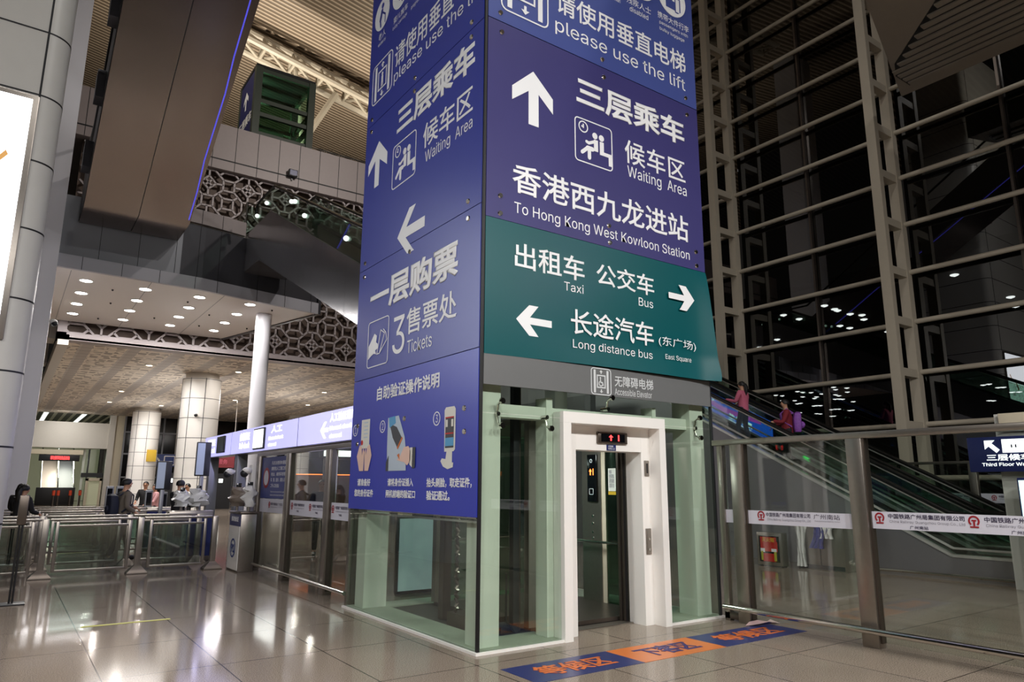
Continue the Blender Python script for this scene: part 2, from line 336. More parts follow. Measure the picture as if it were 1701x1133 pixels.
# roof over the hall, falling to the right, with ribs
mb = MB()
mb.add([(-16, -14, 30), (40, -14, 21), (40, 72, 21), (-16, 72, 30), (-16, -14, 30.3), (40, -14, 21.3), (40, 72, 21.3), (-16, 72, 30.3)],
       [(0,1,2,3),(4,5,6,7)[::-1],(0,1,5,4),(1,2,6,5),(2,3,7,6),(3,0,4,7)])
struct('roof', mb, 'roof')
# overhanging white soffit with slats, upper right
Z = 11.0
o_ = [(12.92, 1.22), (8.74, -.15), (3.4, -1.9), (3.4, -13), (12.92, -13)]
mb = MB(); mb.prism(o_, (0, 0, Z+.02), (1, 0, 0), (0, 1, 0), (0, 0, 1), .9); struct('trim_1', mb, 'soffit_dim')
i_ = [(11.9, .85), (11.4, .62), (9.87, -.96), (6.5, -3.4), (6.5, -12.6), (12.55, -12.6), (12.55, .85)]
mb = MB()
x = 6.6
for k in range(36):   # slats along y, between the diagonal border and the straight one
    x = 6.6+k*.24
    if x > 12.5: break
    yt = .8 if x > 11.6 else (-.96+(x-9.87)*(1.7/1.7) if x > 9.87 else -3.4+(x-6.5)*(2.44/3.37))
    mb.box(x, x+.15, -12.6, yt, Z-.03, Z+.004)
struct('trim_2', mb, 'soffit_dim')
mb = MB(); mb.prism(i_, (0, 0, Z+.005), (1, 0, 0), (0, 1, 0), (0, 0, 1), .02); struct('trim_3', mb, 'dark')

# ---- near left rounded pier with big white lightbox
cyp = 7.2; rr = .36; cxp = -4.25
mb = MB()
prof = [(-9, cyp), (cxp, cyp)]+[(cxp+rr*math.sin(R(t)), cyp+rr-rr*math.cos(R(t))) for t in range(10, 91, 10)]+[(cxp+rr, cyp+4), (-9, cyp+4)]
mb.prism(prof, (0, 0, 0), (1, 0, 0), (0, 1, 0), (0, 0, 1), 24)
pier = tag(mb.build('pier', 'clad'), None, None, None, 'structure')
mb = MB()
prof2 = [(-9, cyp-.004)]+[(cxp+(rr+.004)*math.sin(R(t)), cyp+rr-(rr+.004)*math.cos(R(t))) for t in range(0, 91, 10)]+[(cxp+rr+.004, cyp+4), (-9, cyp+4)]
for k in range(18):
    z = 1.0+1.165*k
    mb.prism(prof2, (0, 0, z-.014), (1, 0, 0), (0, 1, 0), (0, 0, 1), .028)
mb.box(cxp+.005, cxp+.035, cyp-.006, cyp+.05, 7.95, 24)
mb.build('panel_joint', 'clad_lines', pier)
lb = thing('poster_lightbox', 'huge glowing white poster lightbox on the rounded grey pier at far left', 'lightbox', (-6, cyp-.1, 2))
MB().bbox(-7.2, -4.22, cyp-.07, cyp-.006, 3.8, 7.93, .015).build('frame', 'steel', lb)
MB().box(-7.1, -4.31, cyp-.085, cyp-.07, 3.9, 7.84).build('diffuser', 'bigbox', lb)
F = Face((-8, cyp-.09, 0), (1, 0, 0), (0, 0, 1))
ink = Ink(F, 0); ink.poly([(3.2, 6.52), (3.34, 6.6), (3.48, 6.8), (3.44, 6.87), (3.3, 6.66), (3.2, 6.58)]); ink.poly([(3.18, 5.85), (3.3, 5.83), (3.33, 5.95), (3.25, 5.98)]); ink.poly([(2.6, 6.2), (2.7, 6.1), (3.0, 6.6), (2.9, 6.65)])
ink.done('script_stroke', 'goldink', lb)

# ---- white pier behind it, canopy, fascia
struct('wall_left', MB().box(-5.2, -3.46, 16.0, 17.4, 0, 28), 'poleb')
struct('column', MB().cyl((-3.55, 20.3), .19, 0, 7.4, 24), 'white')
can = [(-12, 16.25), (-3.4, 16.25), (.3, 16.5), (1.6, 16.82), (4.33, 17.4), (2.69, 24.1), (-12, 24.1)]
mb = MB(); mb.prism(can, (0, 0, 7.5), (1, 0, 0), (0, 1, 0), (0, 0, 1), .06); canopy = struct('canopy_soffit', mb, 'soffit')
def strip(pts, z0, z1, th, name, m, joints=None):
    mb = MB()
    for (ax, ay), (bx, by) in zip(pts, pts[1:]):
        d = Vector((bx-ax, by-ay)).normalized(); n = Vector((-d.y, d.x))
        mb.prism([(ax, ay), (bx, by), (bx+n.x*th, by+n.y*th), (ax+n.x*th, ay+n.y*th)], (0, 0, z0), (1, 0, 0), (0, 1, 0), (0, 0, 1), z1-z0)
    o = struct(name, mb, m)
    if joints:
        mb = MB()
        for (ax, ay), (bx, by) in zip(pts, pts[1:]):
            L = math.hypot(bx-ax, by-ay); d = Vector((bx-ax, by-ay))/L; k = joints/2
            while k < L:
                c = Vector((ax, ay))+d*k; n = Vector((d.y, -d.x))*.006
                mb.bar((c.x+n.x/2, c.y+n.y/2, z0), (c.x+n.x/2, c.y+n.y/2, z1), .014, .012, (d.x, d.y, 0)); k += joints
        mb.build('panel_joint', 'clad_lines', o)
    return o
strip([(-12, 16.2), (-3.38, 16.2), (.3, 16.45), (1.6, 16.77), (4.33, 17.35)], 7.46, 7.84, .12, 'trim_4', 'lip', 1.0)
strip([(-12, 16.28), (-.35, 16.42)], 7.84, 9.62, .12, 'trim_5', 'fascia', 1.0)
strip([(-.35, 16.42), (.3, 16.5), (1.6, 16.82), (4.28, 17.42)], 7.84, 9.5, .12, 'trim_6', 'fascia_dark', 1.0)
strip([(-.35, 16.35), (.3, 16.44), (1.55, 16.75)], 9.55, 10.0, .1, 'trim_7', 'parapet', 1.0)
strip([(4.33, 17.4), (2.69, 24.1)], 7.46, 9.5, -.12, 'trim_8', 'fascia_dark')
mb = MB(); mb.prism([(-12, 16.3), (-.3, 16.5), (1.6, 16.9), (4.2, 17.5), (2.6, 24.1), (-12, 24.1)], (0, 0, 9.5), (1, 0, 0), (0, 1, 0), (0, 0, 1), .1); struct('mezzanine_floor', mb, 'offwhite')
struct('column', MB().cyl((2.88, 18.75), .265, 0, 7.5, 32), 'poleb')
rows = ['nearest', 'second', 'third', 'farthest']; cols = ['first', 'second', 'third', 'fourth']
for i in range(4):
    for j in range(4):
        x, y = -2.66+1.575*i, 17.54+1.68*j
        t = thing('downlight', 'round white downlight, %s from the left in the %s row of the white canopy' % (cols[i], rows[j]), 'downlight', (x, y, 7.5), 'downlights in the white canopy')
        MB().lathe((x, y, 7.5), [(.2, 0), (.2, -.015), (.165, -.02), (.16, -.006)], 20).build('trim_ring', 'white', t)
        MB().lathe((x, y, 7.5), [(.155, -.004), (.155, -.012), (.1, -.016)], 20).build('lens', 'bulb', t)
        lamp('downlight_beam', (x, y, 7.46), 42, .3, (1, .96, .92), parent=t)
mb = MB()
for x, y in ((-1.9, 18.2), (-1.75, 20.1), (-1.85, 22.9), (.3, 18.4), (-.2, 21.6), (1.3, 19.9), (1.4, 22.0), (2.9, 17.9), (3.0, 21.4)): mb.lathe((x, y, 7.5), [(.03, 0), (.03, -.03), (.015, -.05)], 8)
mb.build('sprinkler_head', 'dark', canopy)
mb = MB()
for x in (-3.1, -1.05, 1.1): mb.box(x-.008, x+.008, 16.6, 24, 7.494, 7.5)
mb.build('panel_joint', 'fascia', canopy)

# ---- lattice wall
LY = 24.2; U = .8125; BX, BZ = .03, 7.67
def lattice(x0, x1, z0, z1):
    segs = []
    s = .28
    def sq(cx, cz): return [((cx-s, cz-s), (cx+s, cz-s)), ((cx+s, cz-s), (cx+s, cz+s)), ((cx+s, cz+s), (cx-s, cz+s)), ((cx-s, cz+s), (cx-s, cz-s))]
    cell = sq(1, 0)+sq(0, 1)+sq(1, 1)
    for a in (-1, 1):
        for b in (-1, 1):
            cell.append(((.72*a, .28*b), (.28*a, .72*b))); cell.append(((.5*a, .5*b), (.72*a, .72*b)))
    d = .36; q = [(d, 0), (0, d), (-d, 0), (0, -d)]
    for k in range(4):
        cell.append((q[k], q[(k+1) % 4])); cell.append((q[k], (q[k][0]*2, q[k][1]*2)))
    cell.append(((d/2, d/2), (-d/2, -d/2))); cell.append(((d/2, -d/2), (-d/2, d/2)))
    mb = MB(); w = .075
    i0 = int((x0-BX)/(2*U))-2; i1 = int((x1-BX)/(2*U))+2
    for i in range(i0, i1+1):
        for j in range(-1, 6):
            for (a, b), (c, e) in cell:
                p = Vector((BX+(a+2*i)*U, BZ+(b+2*j)*U)); q_ = Vector((BX+(c+2*i)*U, BZ+(e+2*j)*U))
                t0, t1 = 0., 1.; dd = q_-p      # clip to the panel
                ok = True
                for pp, ddd, lo, hi in ((p.x, dd.x, x0, x1), (p.y, dd.y, z0, z1)):
                    if abs(ddd) < 1e-9:
                        if pp < lo or pp > hi: ok = False
                    else:
                        ta, tb = (lo-pp)/ddd, (hi-pp)/ddd
                        if ta > tb: ta, tb = tb, ta
                        t0 = max(t0, ta); t1 = min(t1, tb)
                if not ok or t1-t0 < .02: continue
                A = p+dd*t0; B = p+dd*t1
                mb.bar((A.x, LY, A.y), (B.x, LY, B.y), w, .1, (0, 1, 0))
    return mb
wall = struct('wall_back', MB().box(-3.0, 24, LY+.28, LY+.5, 7.0, 15.0), 'latback')
lattice(-2.95, 13, 7.08, 14.8).build('lattice_grille', 'lattice', wall)
mb = MB().box(-3.0, 24, LY-.1, LY+.5, 6.8, 7.08); mb.box(-3.0, -2.7, LY-.1, LY+.5, 6.8, 9.5); mb.build('lower_border', 'lattice', wall)
par = struct('wall_parapet', MB().box(-12, 24, LY-.25, LY+.15, 14.8, 16.85), 'parapet')
mb = MB()
for k in range(30):
    x = -3+k*.93; mb.box(x-.012, x+.012, LY-.256, LY-.25, 14.8, 16.85)
mb.box(-12, 24, LY-.256, LY-.25, 15.2, 15.26)
mb.build('panel_joint', 'clad_lines', par)
mb = MB().box(-12, 24, LY+.2, 45, 15.2, 15.6); struct('upper_floor', mb, 'parapet')
# barbed top rail of the parapet and floodlights
mb = MB()
for k in range(60):
    x = 6.2+k*.09; mb.tube([(x, LY-.1, 16.9), (x+.07, LY-.1, 17.1+.06*(k % 2)), (x+.15, LY-.1, 16.9)], .012, 5)
mb.tube([(5.9, LY-.1, 17.0), (12, LY-.1, 17.0)], .02, 6); tag(mb.build('spiked_wire', 'dark'), 'dark spiked wire coil along the top edge of the grey parapet', 'wire')
for nm, x, z in (('left', 1.35, 15.45), ('right', 5.05, 15.35)):
    t = thing('floodlight', 'small dark floodlight at the foot of the grey parapet, %s' % ('beside the steel escalator box' if nm == 'left' else 'above the glass landing railing'), 'floodlight', (x, LY-.3, z))
    MB().bbox(x-.2, x+.2, LY-.5, LY-.3, z-.16, z+.16, .02).build('housing', 'dark', t); MB().box(x-.16, x+.16, LY-.51, LY-.5, z-.12, z+.12).build('lens', 'signnavy', t); MB().box(x-.03, x+.03, LY-.32, LY-.24, z-.3, z).build('bracket', 'dark', t)

# ---- lower hall behind: ceiling, columns, far glass
struct('ceiling', MB().box(-2.6, 26, 24.1, 57, 6.82, 6.9), 'hallceil')
struct('trim_9', MB().box(-2.95, -2.6, 24.1, 57, 6.6, 7.0), 'offwhite')
struct('ceiling_recess', MB().box(-9, -2.95, 24.1, 60, 8.2, 8.4), 'fascia')
for k in range(5): struct('trim_%d' % (10+k), MB().box(-9, -2.95, 26.5+7*k, 27.8+7*k, 7.2, 8.2), 'offwhite')
def clad_column(x, y, r, z1, neck=True):
    o = struct('column', MB().cyl((x, y), r, 0, z1-.25, 40), 'white')
    mb = MB()
    for k in range(1, 8): mb.cyl((x, y), r+.004, k*.93-.012, k*.93+.012, 40)
    for a in (0, 90, 180, 225, 270): mb.box(x+(r)*math.cos(R(a))-.012, x+(r)*math.cos(R(a))+.012, y+r*math.sin(R(a))-.012, y+r*math.sin(R(a))+.012, 0, z1-.25)
    mb.build('panel_joint', 'fascia_dark', o); MB().cyl((x, y), r*.86, z1-.25, z1+.02, 32).build('neck', 'offwhite', o)
    return o
clad_column(3.35, 30.2, .87, 6.8); clad_column(3.75, 49.2, .9, 6.8); clad_column(14.3, 48.4, .9, 6.8); clad_column(18, 30, .87, 6.8)
hl = [(.76, 28.65), (.97, 39.65), (1.08, 46.35), (4.19, 46.6), (4.5, 28.2), (7.38, 40.2), (7.19, 35.5), (10.5, 33), (12, 40), (10.8, 46)]
for i, (x, y) in enumerate(hl):
    t = thing('ceiling_light', 'warm recessed hall ceiling lamp, '+['left of the nearer round column, by the lattice', 'left of the farther round column, midway back', 'far back above the bright lobby opening', 'far back just right of the farther round column', 'by the right top of the nearer round column', 'right of the slim white column, midway back', 'just left of the slim white column', 'above the lit lavender signs, nearest the sign tower', 'above the lit lavender signs, farther back', 'farthest back on the right, by the dark glazing'][i], 'ceiling light', (x, y, 6.82), 'warm lamps in the patterned ceiling')
    MB().lathe((x, y, 6.82), [(.2, 0), (.2, -.02), (.14, -.03)], 14).build('trim_ring', 'offwhite', t); MB().lathe((x, y, 6.82), [(.13, -.02), (.13, -.035), (.08, -.04)], 14).build('lens', 'bulb_warm', t)
    lamp('ceiling_beam', (x, y, 6.75), 40, .25, (1, .92, .84), parent=t)
# far wall: dark glazing with frames, and the bright lobby on the left
far = struct('wall_far', MB().box(3.4, 30, 57.2, 57.4, 0, 6.9), 'darkglass')
mb = MB()
for z in (2.1, 3.9, 5.6): mb.box(3.4, 30, 57.08, 57.2, z-.06, z+.06)
for k in range(10): mb.box(3.4+2.8*k-.06, 3.4+2.8*k+.06, 57.05, 57.2, 0, 6.9)
mb.build('window_bar', 'fascia', far)
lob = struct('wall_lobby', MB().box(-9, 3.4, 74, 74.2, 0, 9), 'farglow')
struct('trim_20', MB().box(-3.2, 2.5, 57.4, 58.4, 4.25, 6.2), 'offwhite'); struct('trim_21', MB().box(-3.2, .8, 57.45, 58.4, 3.75, 4.1), 'beige')
struct('trim_22', MB().box(2.35, 2.75, 57.2, 57.8, 0, 7.8), 'offwhite'); struct('trim_23', MB().box(2.75, 3.4, 57.3, 57.8, 0, 7.8), 'beige')
struct('ceiling_striped', MB().box(-9, 3.4, 57.2, 74, 6.95, 7.05), 'stripes')
lamp('lobby_lamp', (-.5, 63, 6.7), 200, 3, (1, .97, .86)); lamp('lobby_lamp', (-.5, 54.5, 6.6), 120, 2, (1, .97, .9), aim=(0, .6, -1)); lamp('lobby_lamp', (0, 62, 3.6), 90, 2, (.95, 1, .86))
for x in (-1.9, .6):
    t = thing('light_strip', 'row of white tubes glowing in the striped lobby ceiling, %s' % ('left row' if x < 0 else 'right row'), 'light', (x, 60, 6.88))
    MB().box(x-.14, x+.14, 58, 68, 6.85, 6.88).build('tube_row', 'winglow', t); MB().box(x-.2, x+.2, 57.9, 68.1, 6.88, 6.93).build('tray', 'white', t)
sg = thing('led_ticker', 'black overhead ticker with glowing red characters above the far escalators', 'sign', (-.6, 57.6, 3.5))
MB().bbox(-2.0, .6, 57.5, 57.7, 3.25, 3.72, .02).build('housing', 'dark', sg)
F = Face((-2, 57.5, 0), (1, 0, 0), (0, 0, 1)); text(F, '请勿携带危险品进站', .72, 1.95, 3.34, 3.63, 'ledred', sg, .03, .012)
es = thing('escalator', 'pair of narrow glass-sided escalators climbing at the far end of the lobby', 'escalator', (-.9, 60, 0))
for x in (-1.6, -.5, .55): MB().bar((x, 58.6, .55), (x, 65, 4.6), .08, .9).build('balustrade', 'GE', es)
MB().bar((-1.05, 58.6, .1), (-1.05, 65, 4.1), 1.0, .2).build('step_run', 'steel_dark', es); MB().bar((.05, 58.6, .1), (.05, 65, 4.1), .95, .2).build('step_run', 'dark', es)
for x in (-1.6, -.5, .55): MB().tube([(x, 58.5, 1.1), (x, 65, 5.1)], .05, 8).build('handrail', 'chrome', es)
lf = thing('lift_shaft', 'small pale green lift front with white door frame at the far end of the lobby', 'lift', (1.6, 57.9, 0))
MB().box(.9, 2.32, 58.1, 58.3, 0, 4.2).build('glass_wall', 'GG', lf); MB().box(.85, 1.0, 57.9, 58.2, 0, 4.2).build('post', 'green', lf); MB().box(1.2, 1.3, 57.9, 58.2, 0, 4.2).build('post', 'dark', lf)
MB().box(.85, 2.3, 57.8, 57.95, 2.08, 2.4).build('name_band', 'dark', lf)
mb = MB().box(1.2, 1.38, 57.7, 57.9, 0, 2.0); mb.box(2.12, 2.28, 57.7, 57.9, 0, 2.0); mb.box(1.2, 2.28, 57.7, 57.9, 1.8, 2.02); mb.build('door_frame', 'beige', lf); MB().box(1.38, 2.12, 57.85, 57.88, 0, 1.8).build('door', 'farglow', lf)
for k, x in enumerate((-.9, -.62, .12, .72)):
    t = thing('bollard', 'thin queue post with orange collar in front of the far escalators, %s from the left' % cols[k], 'post', (x, 55, 0), 'posts before the far escalators')
    MB().cyl((x, 55), .07, 0, 1.15, 10).build('pole', 'steel_dark', t); MB().cyl((x, 55), .1, .75, 1.1, 10).build('collar', 'safety_orange', t)
t = tag(MB().bbox(-1.9, .6, 57.9, 58.1, 0, 1.3, .03).build('barrier', 'black'), 'long black waist-high barrier across the foot of the far escalators', 'barrier')
bs = tag(MB().bbox(3.85, 4.45, 48.22, 48.3, 3.1, 3.9, .01).build('notice', 'yellowsign'), 'square yellow notice on the farther round white column', 'notice')
sg = thing('direction_sign', 'blue overhead direction sign with white arrow beside the yellow notice', 'sign', (5.6, 52, 3.3)); MB().bbox(4.5, 6.6, 52, 52.15, 2.85, 3.75, .02).build('panel', 'bluesign', sg)
for x in (4.8, 6.3): MB().cyl((x, 52.08), .03, 3.75, 6.82, 6).build('hanger', 'steel', sg)
F = Face((4.5, 52, 0), (1, 0, 0), (0, 0, 1)); ink = Ink(F, .01); ink.poly([(.55, 3.6), (.3, 3.35), (.3, 3.2), (.49, 3.36), (.49, 3.0), (.61, 3.0), (.61, 3.36), (.8, 3.2), (.8, 3.35)]); ink.rrect(1.1, 1.8, 2.98, 3.62, .05, .07); ink.done('pictogram', 'letter', sg)

# ---- roof trusses (upper left) and glass lift on the upper floor
def truss(p, q, name='roof_truss', h=.75, w=.5, r=.1, m='whitepaint', n=9):
    p, q = Vector(p), Vector(q); d = (q-p); mb = MB()
    perp = d.normalized().cross(Vector((0, 0, 1))).normalized()*w
    A = [p+Vector((0, 0, h)), p+perp, p-perp]; B = [q+Vector((0, 0, h)), q+perp, q-perp]
    for a, b in zip(A, B): mb.tube([a, b], r, 8)
    for k in range(n+1):
        t = k/n; c = [a+(b-a)*t for a, b in zip(A, B)]
        for i in range(3): mb.tube([c[i], c[(i+1) % 3]], r*.5, 6)
        if k < n:
            c2 = [a+(b-a)*(k+1)/n for a, b in zip(A, B)]
            for i in range(3): mb.tube([c[i], c2[(i+1) % 3]], r*.5, 6)
    return tag(mb.build(name, m), None, None, None, 'structure')
truss((-12, 31, 30.0), (3.4, 31, 25.6), r=.2, h=.9, w=.7); truss((3.4, 31, 25.6), (20, 31, 22.4), r=.2, h=.9, w=.7, n=10)
mb = MB()
mb.tube([(7.6, 31, 20.6), (6.9, 31, 25.2)], .13, 8); mb.tube([(7.6, 31, 20.6), (9.4, 31, 24.3)], .18, 8); mb.tube([(7.6, 31, 15.6), (7.6, 31, 20.6)], .2, 10); tag(mb.build('roof_strut', 'whitepaint'), None, None, None, 'structure')
for y in (4, 14): truss((2, y, 25.0), (16, y, 22.2), r=.12, n=12); 
lt = thing('lift_shaft', 'dark green framed glass lift box standing on the upper floor above the parapet', 'lift', (5, 26.5, 15.6))
for x, y in ((3.75, 26), (6.35, 26), (3.75, 28.6), (6.35, 28.6)): MB().box(x-.16, x+.16, y-.16, y+.16, 15.6, 21.3).build('post', 'green_dk', lt)
for z in (17.9, 18.9, 19.6, 21.2):
    for y in (26, 28.6): MB().box(3.75, 6.35, y-.08, y+.08, z-.1, z+.1).build('beam', 'green_dk', lt)
    for x in (3.75, 6.35): MB().box(x-.08, x+.08, 26, 28.6, z-.1, z+.1).build('beam', 'green_dk', lt)
MB().box(3.6, 6.5, 25.9, 28.8, 21.3, 21.45).build('roof_plate', 'dark', lt)
MB().box(3.85, 6.25, 25.98, 26.0, 15.7, 21.2).build('glass_wall', 'GG2', lt); MB().box(3.85, 6.25, 28.6, 28.62, 15.7, 21.2).build('glass_wall', 'GG2', lt)
MB().box(3.6, 3.64, 25.9, 28.7, 16.5, 21.2).build('sign_panel', 'signnavy', lt)
F = Face((3.6, 28.7, 0), (0, -1, 0), (0, 0, 1)); text(F, '三层乘车', .3, 2.5, 18.6, 19.2, 'letter', lt, .03); ink = Ink(F, .004); ink.poly([(1.3, 20.6), (.9, 20.2), (.9, 19.95), (1.2, 20.2), (1.2, 19.6), (1.4, 19.6), (1.4, 20.2), (1.7, 19.95), (1.7, 20.2)]); ink.done('arrow', 'letter', lt)
MB().box(4.2, 5.4, 27, 28, 16.2, 17.5).build('car', 'steel_dark', lt); MB().box(4.2, 5.4, 27, 28.2, 18.2, 18.8).build('counterweight', 'concrete', lt)

# ================================================================== ESCALATORS OVERHEAD (left)
def extrude_side(poly_yz, x0, x1): return MB().prism(poly_yz, (x0, 0, 0), (0, 1, 0), (0, 0, 1), (1, 0, 0), x1-x0)
A = thing('escalator', 'large stainless steel escalator box hanging overhead at upper left, seen from below', 'escalator', (-1.8, 14, 8.85))
sl = .6
yn = -3; zt = lambda y: 8.85+sl*(14.8-y)
for xa, xb in ((-3.08, -1.79), (-1.77, -.5)):
    extrude_side([(16.35, 8.85), (14.8, 8.85), (yn, zt(yn)), (yn, zt(yn)+.05), (14.8, 8.9), (16.35, 8.9)], xa, xb).build('soffit_panel', 'under', A)
side = [(16.35, 8.9), (14.8, 8.9), (yn, zt(yn)+.05), (yn, zt(yn)+1.5), (14.6, 10.3), (16.35, 10.3)]
extrude_side(side, -3.1, -3.06).build('side_panel', 'dark', A); extrude_side(side, -.52, -.48).build('side_panel', 'under', A)
extrude_side([(p[0], p[1]-.02) for p in side], -3.0, -.56).build('truss_body', 'dark', A)
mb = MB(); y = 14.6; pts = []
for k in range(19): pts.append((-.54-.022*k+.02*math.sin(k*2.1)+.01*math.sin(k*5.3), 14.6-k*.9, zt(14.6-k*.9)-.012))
mb.tube(pts, .016, 6); mb.build('painted_reflection', 'blue_reflection', A)  # glowing blue line stands for a lightbox reflection in the stainless underside
for x in (-3.07, -.5): MB().tube([(x, 16.3, 11.1), (x, 14.6, 11.1), (x, yn, zt(yn)+2.4)], .05, 8).build('handrail', 'handrail', A)
for k in range(9): MB().box(-3.28, -3.1, 14-k*1.8-.25, 14-k*1.8+.25, zt(14-k*1.8)+.2, zt(14-k*1.8)+.9).build('side_fitting', 'fascia_dark', A)

B = thing('escalator', 'mirror-steel sided escalator dropping from the mezzanine landing behind the sign tower', 'escalator', (2.2, 11, 6))
top = lambda y: 9.62 if y > 14.2 else 9.62-.5*(14.2-y)
bot = lambda y: 8.35 if y > 15.2 else 8.35-.44*(15.2-y)
ys = [16.9, 15.2, 14.2, 12.5, 11, 9.5, 8, 6.5, 5.2, 3.7]
for y0, y1 in zip(ys, ys[1:]):
    extrude_side([(y0, bot(y0)), (y0, top(y0)), (y1+.01, top(y1+.01)), (y1+.01, bot(y1+.01))], 1.6, 1.64).build('side_panel', 'mirror_steel', B)
    extrude_side([(y0, bot(y0)), (y0, top(y0)), (y1+.01, top(y1+.01)), (y1+.01, bot(y1+.01))], 2.96, 3.0).build('side_panel', 'mirror_steel', B)
extrude_side([(16.9, 8.35), (15.2, 8.35), (3.7, bot(3.7)), (3.7, bot(3.7)+.05), (15.2, 8.4), (16.9, 8.4)], 1.645, 2.955).build('soffit_panel', 'mirror_steel', B)
extrude_side([(16.9, 9.5), (14.2, 9.5), (3.7, top(3.7)-.12), (3.7, top(3.7)-.3), (14.2, 9.3), (16.9, 9.3)], 1.66, 2.94).build('step_run', 'step', B)
for x in (1.66, 2.94):
    extrude_side([(16.0, 9.6), (14.2, 9.6), (3.7, top(3.7)), (3.7, top(3.7)+.75), (14.2, 10.35), (16.0, 10.35)], x-.01, x+.01).build('balustrade', 'GE', B)
    MB().tube([(x, 16.1, 10.0), (x, 16.05, 10.35), (x, 15.8, 10.45), (x, 14.2, 10.42), (x, 3.7, top(3.7)+.82)], .04, 8).build('handrail', 'handrail', B)
for k, (y, z) in enumerate(((15.9, 10.2), (14.9, 10.3), (12.4, 9.5), (12.1, 9.4), (11.2, 8.7), (8.2, 7.2))):
    MB().sphere((1.64, y, z-.2), .06).build('balustrade_lamp', 'winglow', B)
lr = thing('glass_railing', 'glass landing railing with steel handrail at the mezzanine edge beside the escalator top', 'railing', (2.3, 17, 9.6))
for x, y in ((1.55, 16.85), (2.6, 17.1), (1.7, 18.6)): MB().cyl((x, y), .03, 9.6, 10.75, 8).build('post', 'chrome', lr)
mb = MB().tube([(1.7, 18.6, 10.75), (1.55, 16.85, 10.75), (2.6, 17.1, 10.75)], .035, 8); mb.build('handrail', 'steel_dark', lr)
MB().bar((1.56, 16.86, 10.15), (2.6, 17.1, 10.15), .015, 1.0).build('pane', 'GE', lr); MB().bar((1.55, 16.9, 10.15), (1.7, 18.6, 10.15), .015, 1.0).build('pane', 'GE', lr)

# ================================================================== LIFT TOWER
TW, TD, TH = 3.67, 3.31, 10.2
tw = thing('lift_tower', 'square glass lift tower with pale green steel columns, clad in large signs', 'lift tower', (TW/2, TD/2, 0))
for b_ in ((-.035, 1.07, -.035, -.005), (2.7, TW+.03, -.035, -.005), (-.035, -.005, -.004, TD+.03), (TW, TW+.03, -.0, TD+.03)): MB().box(*b_, 0, .025).build('base_trim', 'white', tw)
for b_ in ((.02, 1.07, .02, .5), (2.7, 3.65, .02, .5), (.02, .45, .5, 3.29), (3.2, 3.65, .5, 3.29), (.45, 3.2, 2.9, 3.29)): MB().box(*b_, 0, .03).build('ledge', 'concrete', tw)
MB().box(.45, 3.2, .5, 2.9, .001, .012).build('pit_floor', 'pit', tw)
for x0, x1, y0, y1 in ((.095, .33, .11, .38), (.09, .42, 2.93, 3.2), (3.34, 3.6, .1, .4), (3.34, 3.6, 2.93, 3.2)):
    MB().box(x0, x1, y0, y1, .03, TH).build('column', 'green', tw)
MB().box(.985, 1.075, .15, .35, .03, 2.6).build('door_column', 'green', tw); MB().box(2.695, 2.76, .15, .35, .03, 2.6).build('door_column', 'green', tw)
for z in (2.42, 4.7, 7.0, 9.3):
    for b_ in ((.332, 3.338, .16, .34), (.12, .3, .382, 2.928), (.42, 3.34, 2.98, 3.15), (3.38, 3.56, .4, 2.93)): MB().box(*b_, z-.07, z+.07).build('beam', 'green', tw)
# glass skins
g = .012
for a, b, z0, z1 in ((.03, 1.06, .025, 2.36), (.03, 1.85, 2.37, 2.66), (1.86, 3.64, 2.37, 2.66), (2.71, 3.65, .025, 2.36)): MB().box(a, b, .0, g, z0, z1).build('pane', 'GG', tw)
MB().box(.0, g, .03, TD-.01, .025, 1.29).build('pane', 'GG', tw)
for z0, z1 in ((.025, 2.36), (2.37, 4.69), (4.7, 6.99), (7.0, 9.3)):
    MB().box(TW-g, TW, .01, TD-.01, z0, z1).build('pane', 'GG', tw); MB().box(.02, TW-.02, TD-g, TD, z0, z1).build('pane', 'GG', tw)
for z0, z1 in ((2.67, 4.69), (4.7, 6.99), (7.0, 9.3)): MB().box(.03, TW-.02, .03, .04, z0, z1).build('backing_pane', 'green_dk', tw)
MB().box(.02, .03, .04, TD-.02, 1.36, 9.3).build('backing_pane', 'green_dk', tw)
MB().box(-.004, .026, -.004, .03, .025, 9.3).build('corner_seal', 'black', tw)
mb = MB(); mb.box(.02, .05, .05, TD-.03, 1.24, 1.262); mb.box(-.0, .05, .05, TD-.03, 1.285, 1.295); mb.build('head_rail', 'chrome', tw)
MB().box(3.645, TW+.004, -.004, .03, .025, 3.0).build('corner_seal', 'dark', tw)
# spider fittings
def spider(x, z, up_=True, dn=True):
    mb = MB()
    for s_ in ([1] if up_ else [])+([-1] if dn else []):
        mb.tube([(x, -.025, z+.13*s_), (x, .0, z+.13*s_)], [.032, .036], 14); mb.tube([(x, .015, z+.13*s_), (x, .07, z+.1*s_), (x, .1, z)], .014, 8)
    mb.tube([(x, .06, z), (x, .18, z)], .025, 10)
    mb.build('spider_fitting', 'chrome', tw)
spider(.27, 2.37); spider(.93, 2.37, False); spider(1.86, 2.52, True, False); spider(3.42, 2.37)
